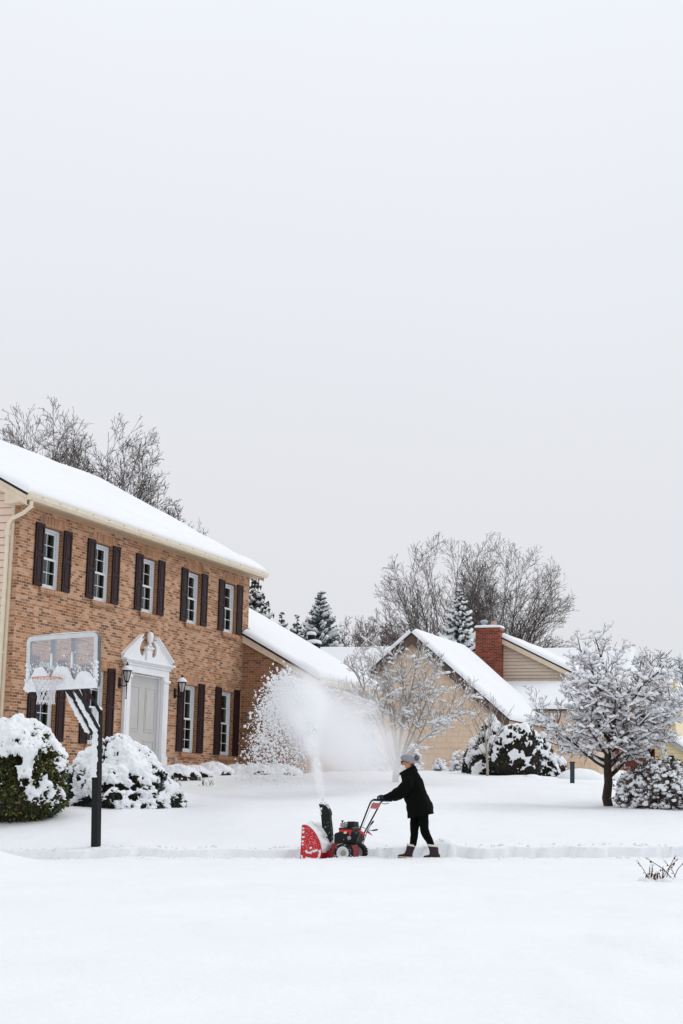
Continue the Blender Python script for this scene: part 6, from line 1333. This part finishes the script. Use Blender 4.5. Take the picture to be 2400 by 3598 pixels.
def puff(name, c, r, dens, seed, nscale=1.6, tilt=0.0):
    t = NT(name + '_powder'); t.t.nodes.remove(t.b); vol = t.n('ShaderNodeVolumePrincipled'); vol.inputs['Color'].default_value = (0.97, 0.975, 0.985, 1); vol.inputs['Anisotropy'].default_value = 0.2
    co_ = t.coord(); ln_ = t.n('ShaderNodeVectorMath', operation='LENGTH'); t.l(co_, ln_.inputs[0])
    nz2 = t.n('ShaderNodeTexNoise'); nz2.inputs['Scale'].default_value = nscale; nz2.inputs['Detail'].default_value = 4; mp_ = t.n('ShaderNodeMapping'); mp_.inputs['Location'].default_value = (seed, seed * 2.1, 0); t.l(co_, mp_.inputs[0]); t.l(mp_.outputs[0], nz2.inputs['Vector'])
    rad_ = t.math('ADD', ln_.outputs['Value'], t.math('MULTIPLY', t.math('SUBTRACT', nz2.outputs['Fac'], 0.5), 0.75))
    fall = t.n('ShaderNodeMapRange', interpolation_type='SMOOTHSTEP'); fall.inputs['From Min'].default_value = 0.95; fall.inputs['From Max'].default_value = 0.05; t.l(rad_, fall.inputs[0])
    edge = t.n('ShaderNodeMapRange'); edge.inputs['From Min'].default_value = 1.0; edge.inputs['From Max'].default_value = 0.85; t.l(ln_.outputs['Value'], edge.inputs[0])
    t.l(t.math('MULTIPLY', t.math('MULTIPLY', fall.outputs[0], edge.outputs[0]), dens), vol.inputs['Density']); t.l(vol.outputs[0], t.out.inputs['Volume'])
    b = MB(); V3, F3 = ico(3); b.add((V3 * 1.02).tolist(), F3.tolist()); o = b.build(name, t.mat, None, fix=False); o.location = tuple(c); o.scale = r; o.rotation_euler = (0, tilt, 0); tag(o, kind='stuff'); return o
def arc(t, vx_=-1.02): return ex + np.array([vx_ * t, 9.6 * t, 6.55 * t - 4.905 * t * t])
for k, (t_, r_, d_) in enumerate(((0.05, 0.11, 5.0), (0.10, 0.15, 3.8), (0.18, 0.24, 2.6), (0.30, 0.42, 2.2), (0.43, 0.60, 2.8), (0.56, 0.75, 2.4), (0.72, 0.90, 2.2), (0.92, 0.85, 2.2))):
    c = arc(t_, -1.45 + 1.0 * t_); nx_ = arc(t_ + 0.05); pv = arc(t_ - 0.05); o = puff('snow_powder', c, (r_, r_, max(r_, 0.62)), d_, 1.0 + 3.3 * k, 1.8)
    if t_ < 0.5: o.rotation_euler = Vector(nx_ - pv).to_track_quat('Z', 'Y').to_euler()
puff('snow_powder', at(1160, 2540, 36.5), (1.45, 1.3, 1.20), 2.0, 31.0, 2.0)
puff('snow_powder', at(1225, 2625, 38.0), (1.8, 1.5, 1.15), 1.25, 37.0, 2.0)
puff('snow_powder', at(1290, 2680, 39.5), (2.1, 1.6, 1.1), 0.7, 41.0, 2.0)
# clods thrown out along the cut path and over the near snow
rc_ = np.random.RandomState(77); b = MB()
for i in range(420):
    k = rc_.rand()
    if k < 0.45: x, y, s_ = rc_.uniform(-6.5, 6.5), rc_.normal(28.22, 0.10), rc_.uniform(0.008, 0.035)
    else: x, y, s_ = rc_.uniform(-6.5, 6.5), rc_.normal(26.93, 0.10), rc_.uniform(0.006, 0.024)
    q = V1 * s_ * rc_.uniform(0.7, 1.3, 3) * (1 + 0.25 * rc_.normal(0, 1, (len(V1), 1)).clip(-1, 1)); b.add((q + [x, y, gz(x, y) + s_ * 0.2]).tolist(), F1.tolist())
o = b.build('snow_clods', M['clump_snow'], None, smooth=True, fix=False); tag(o, kind='stuff')
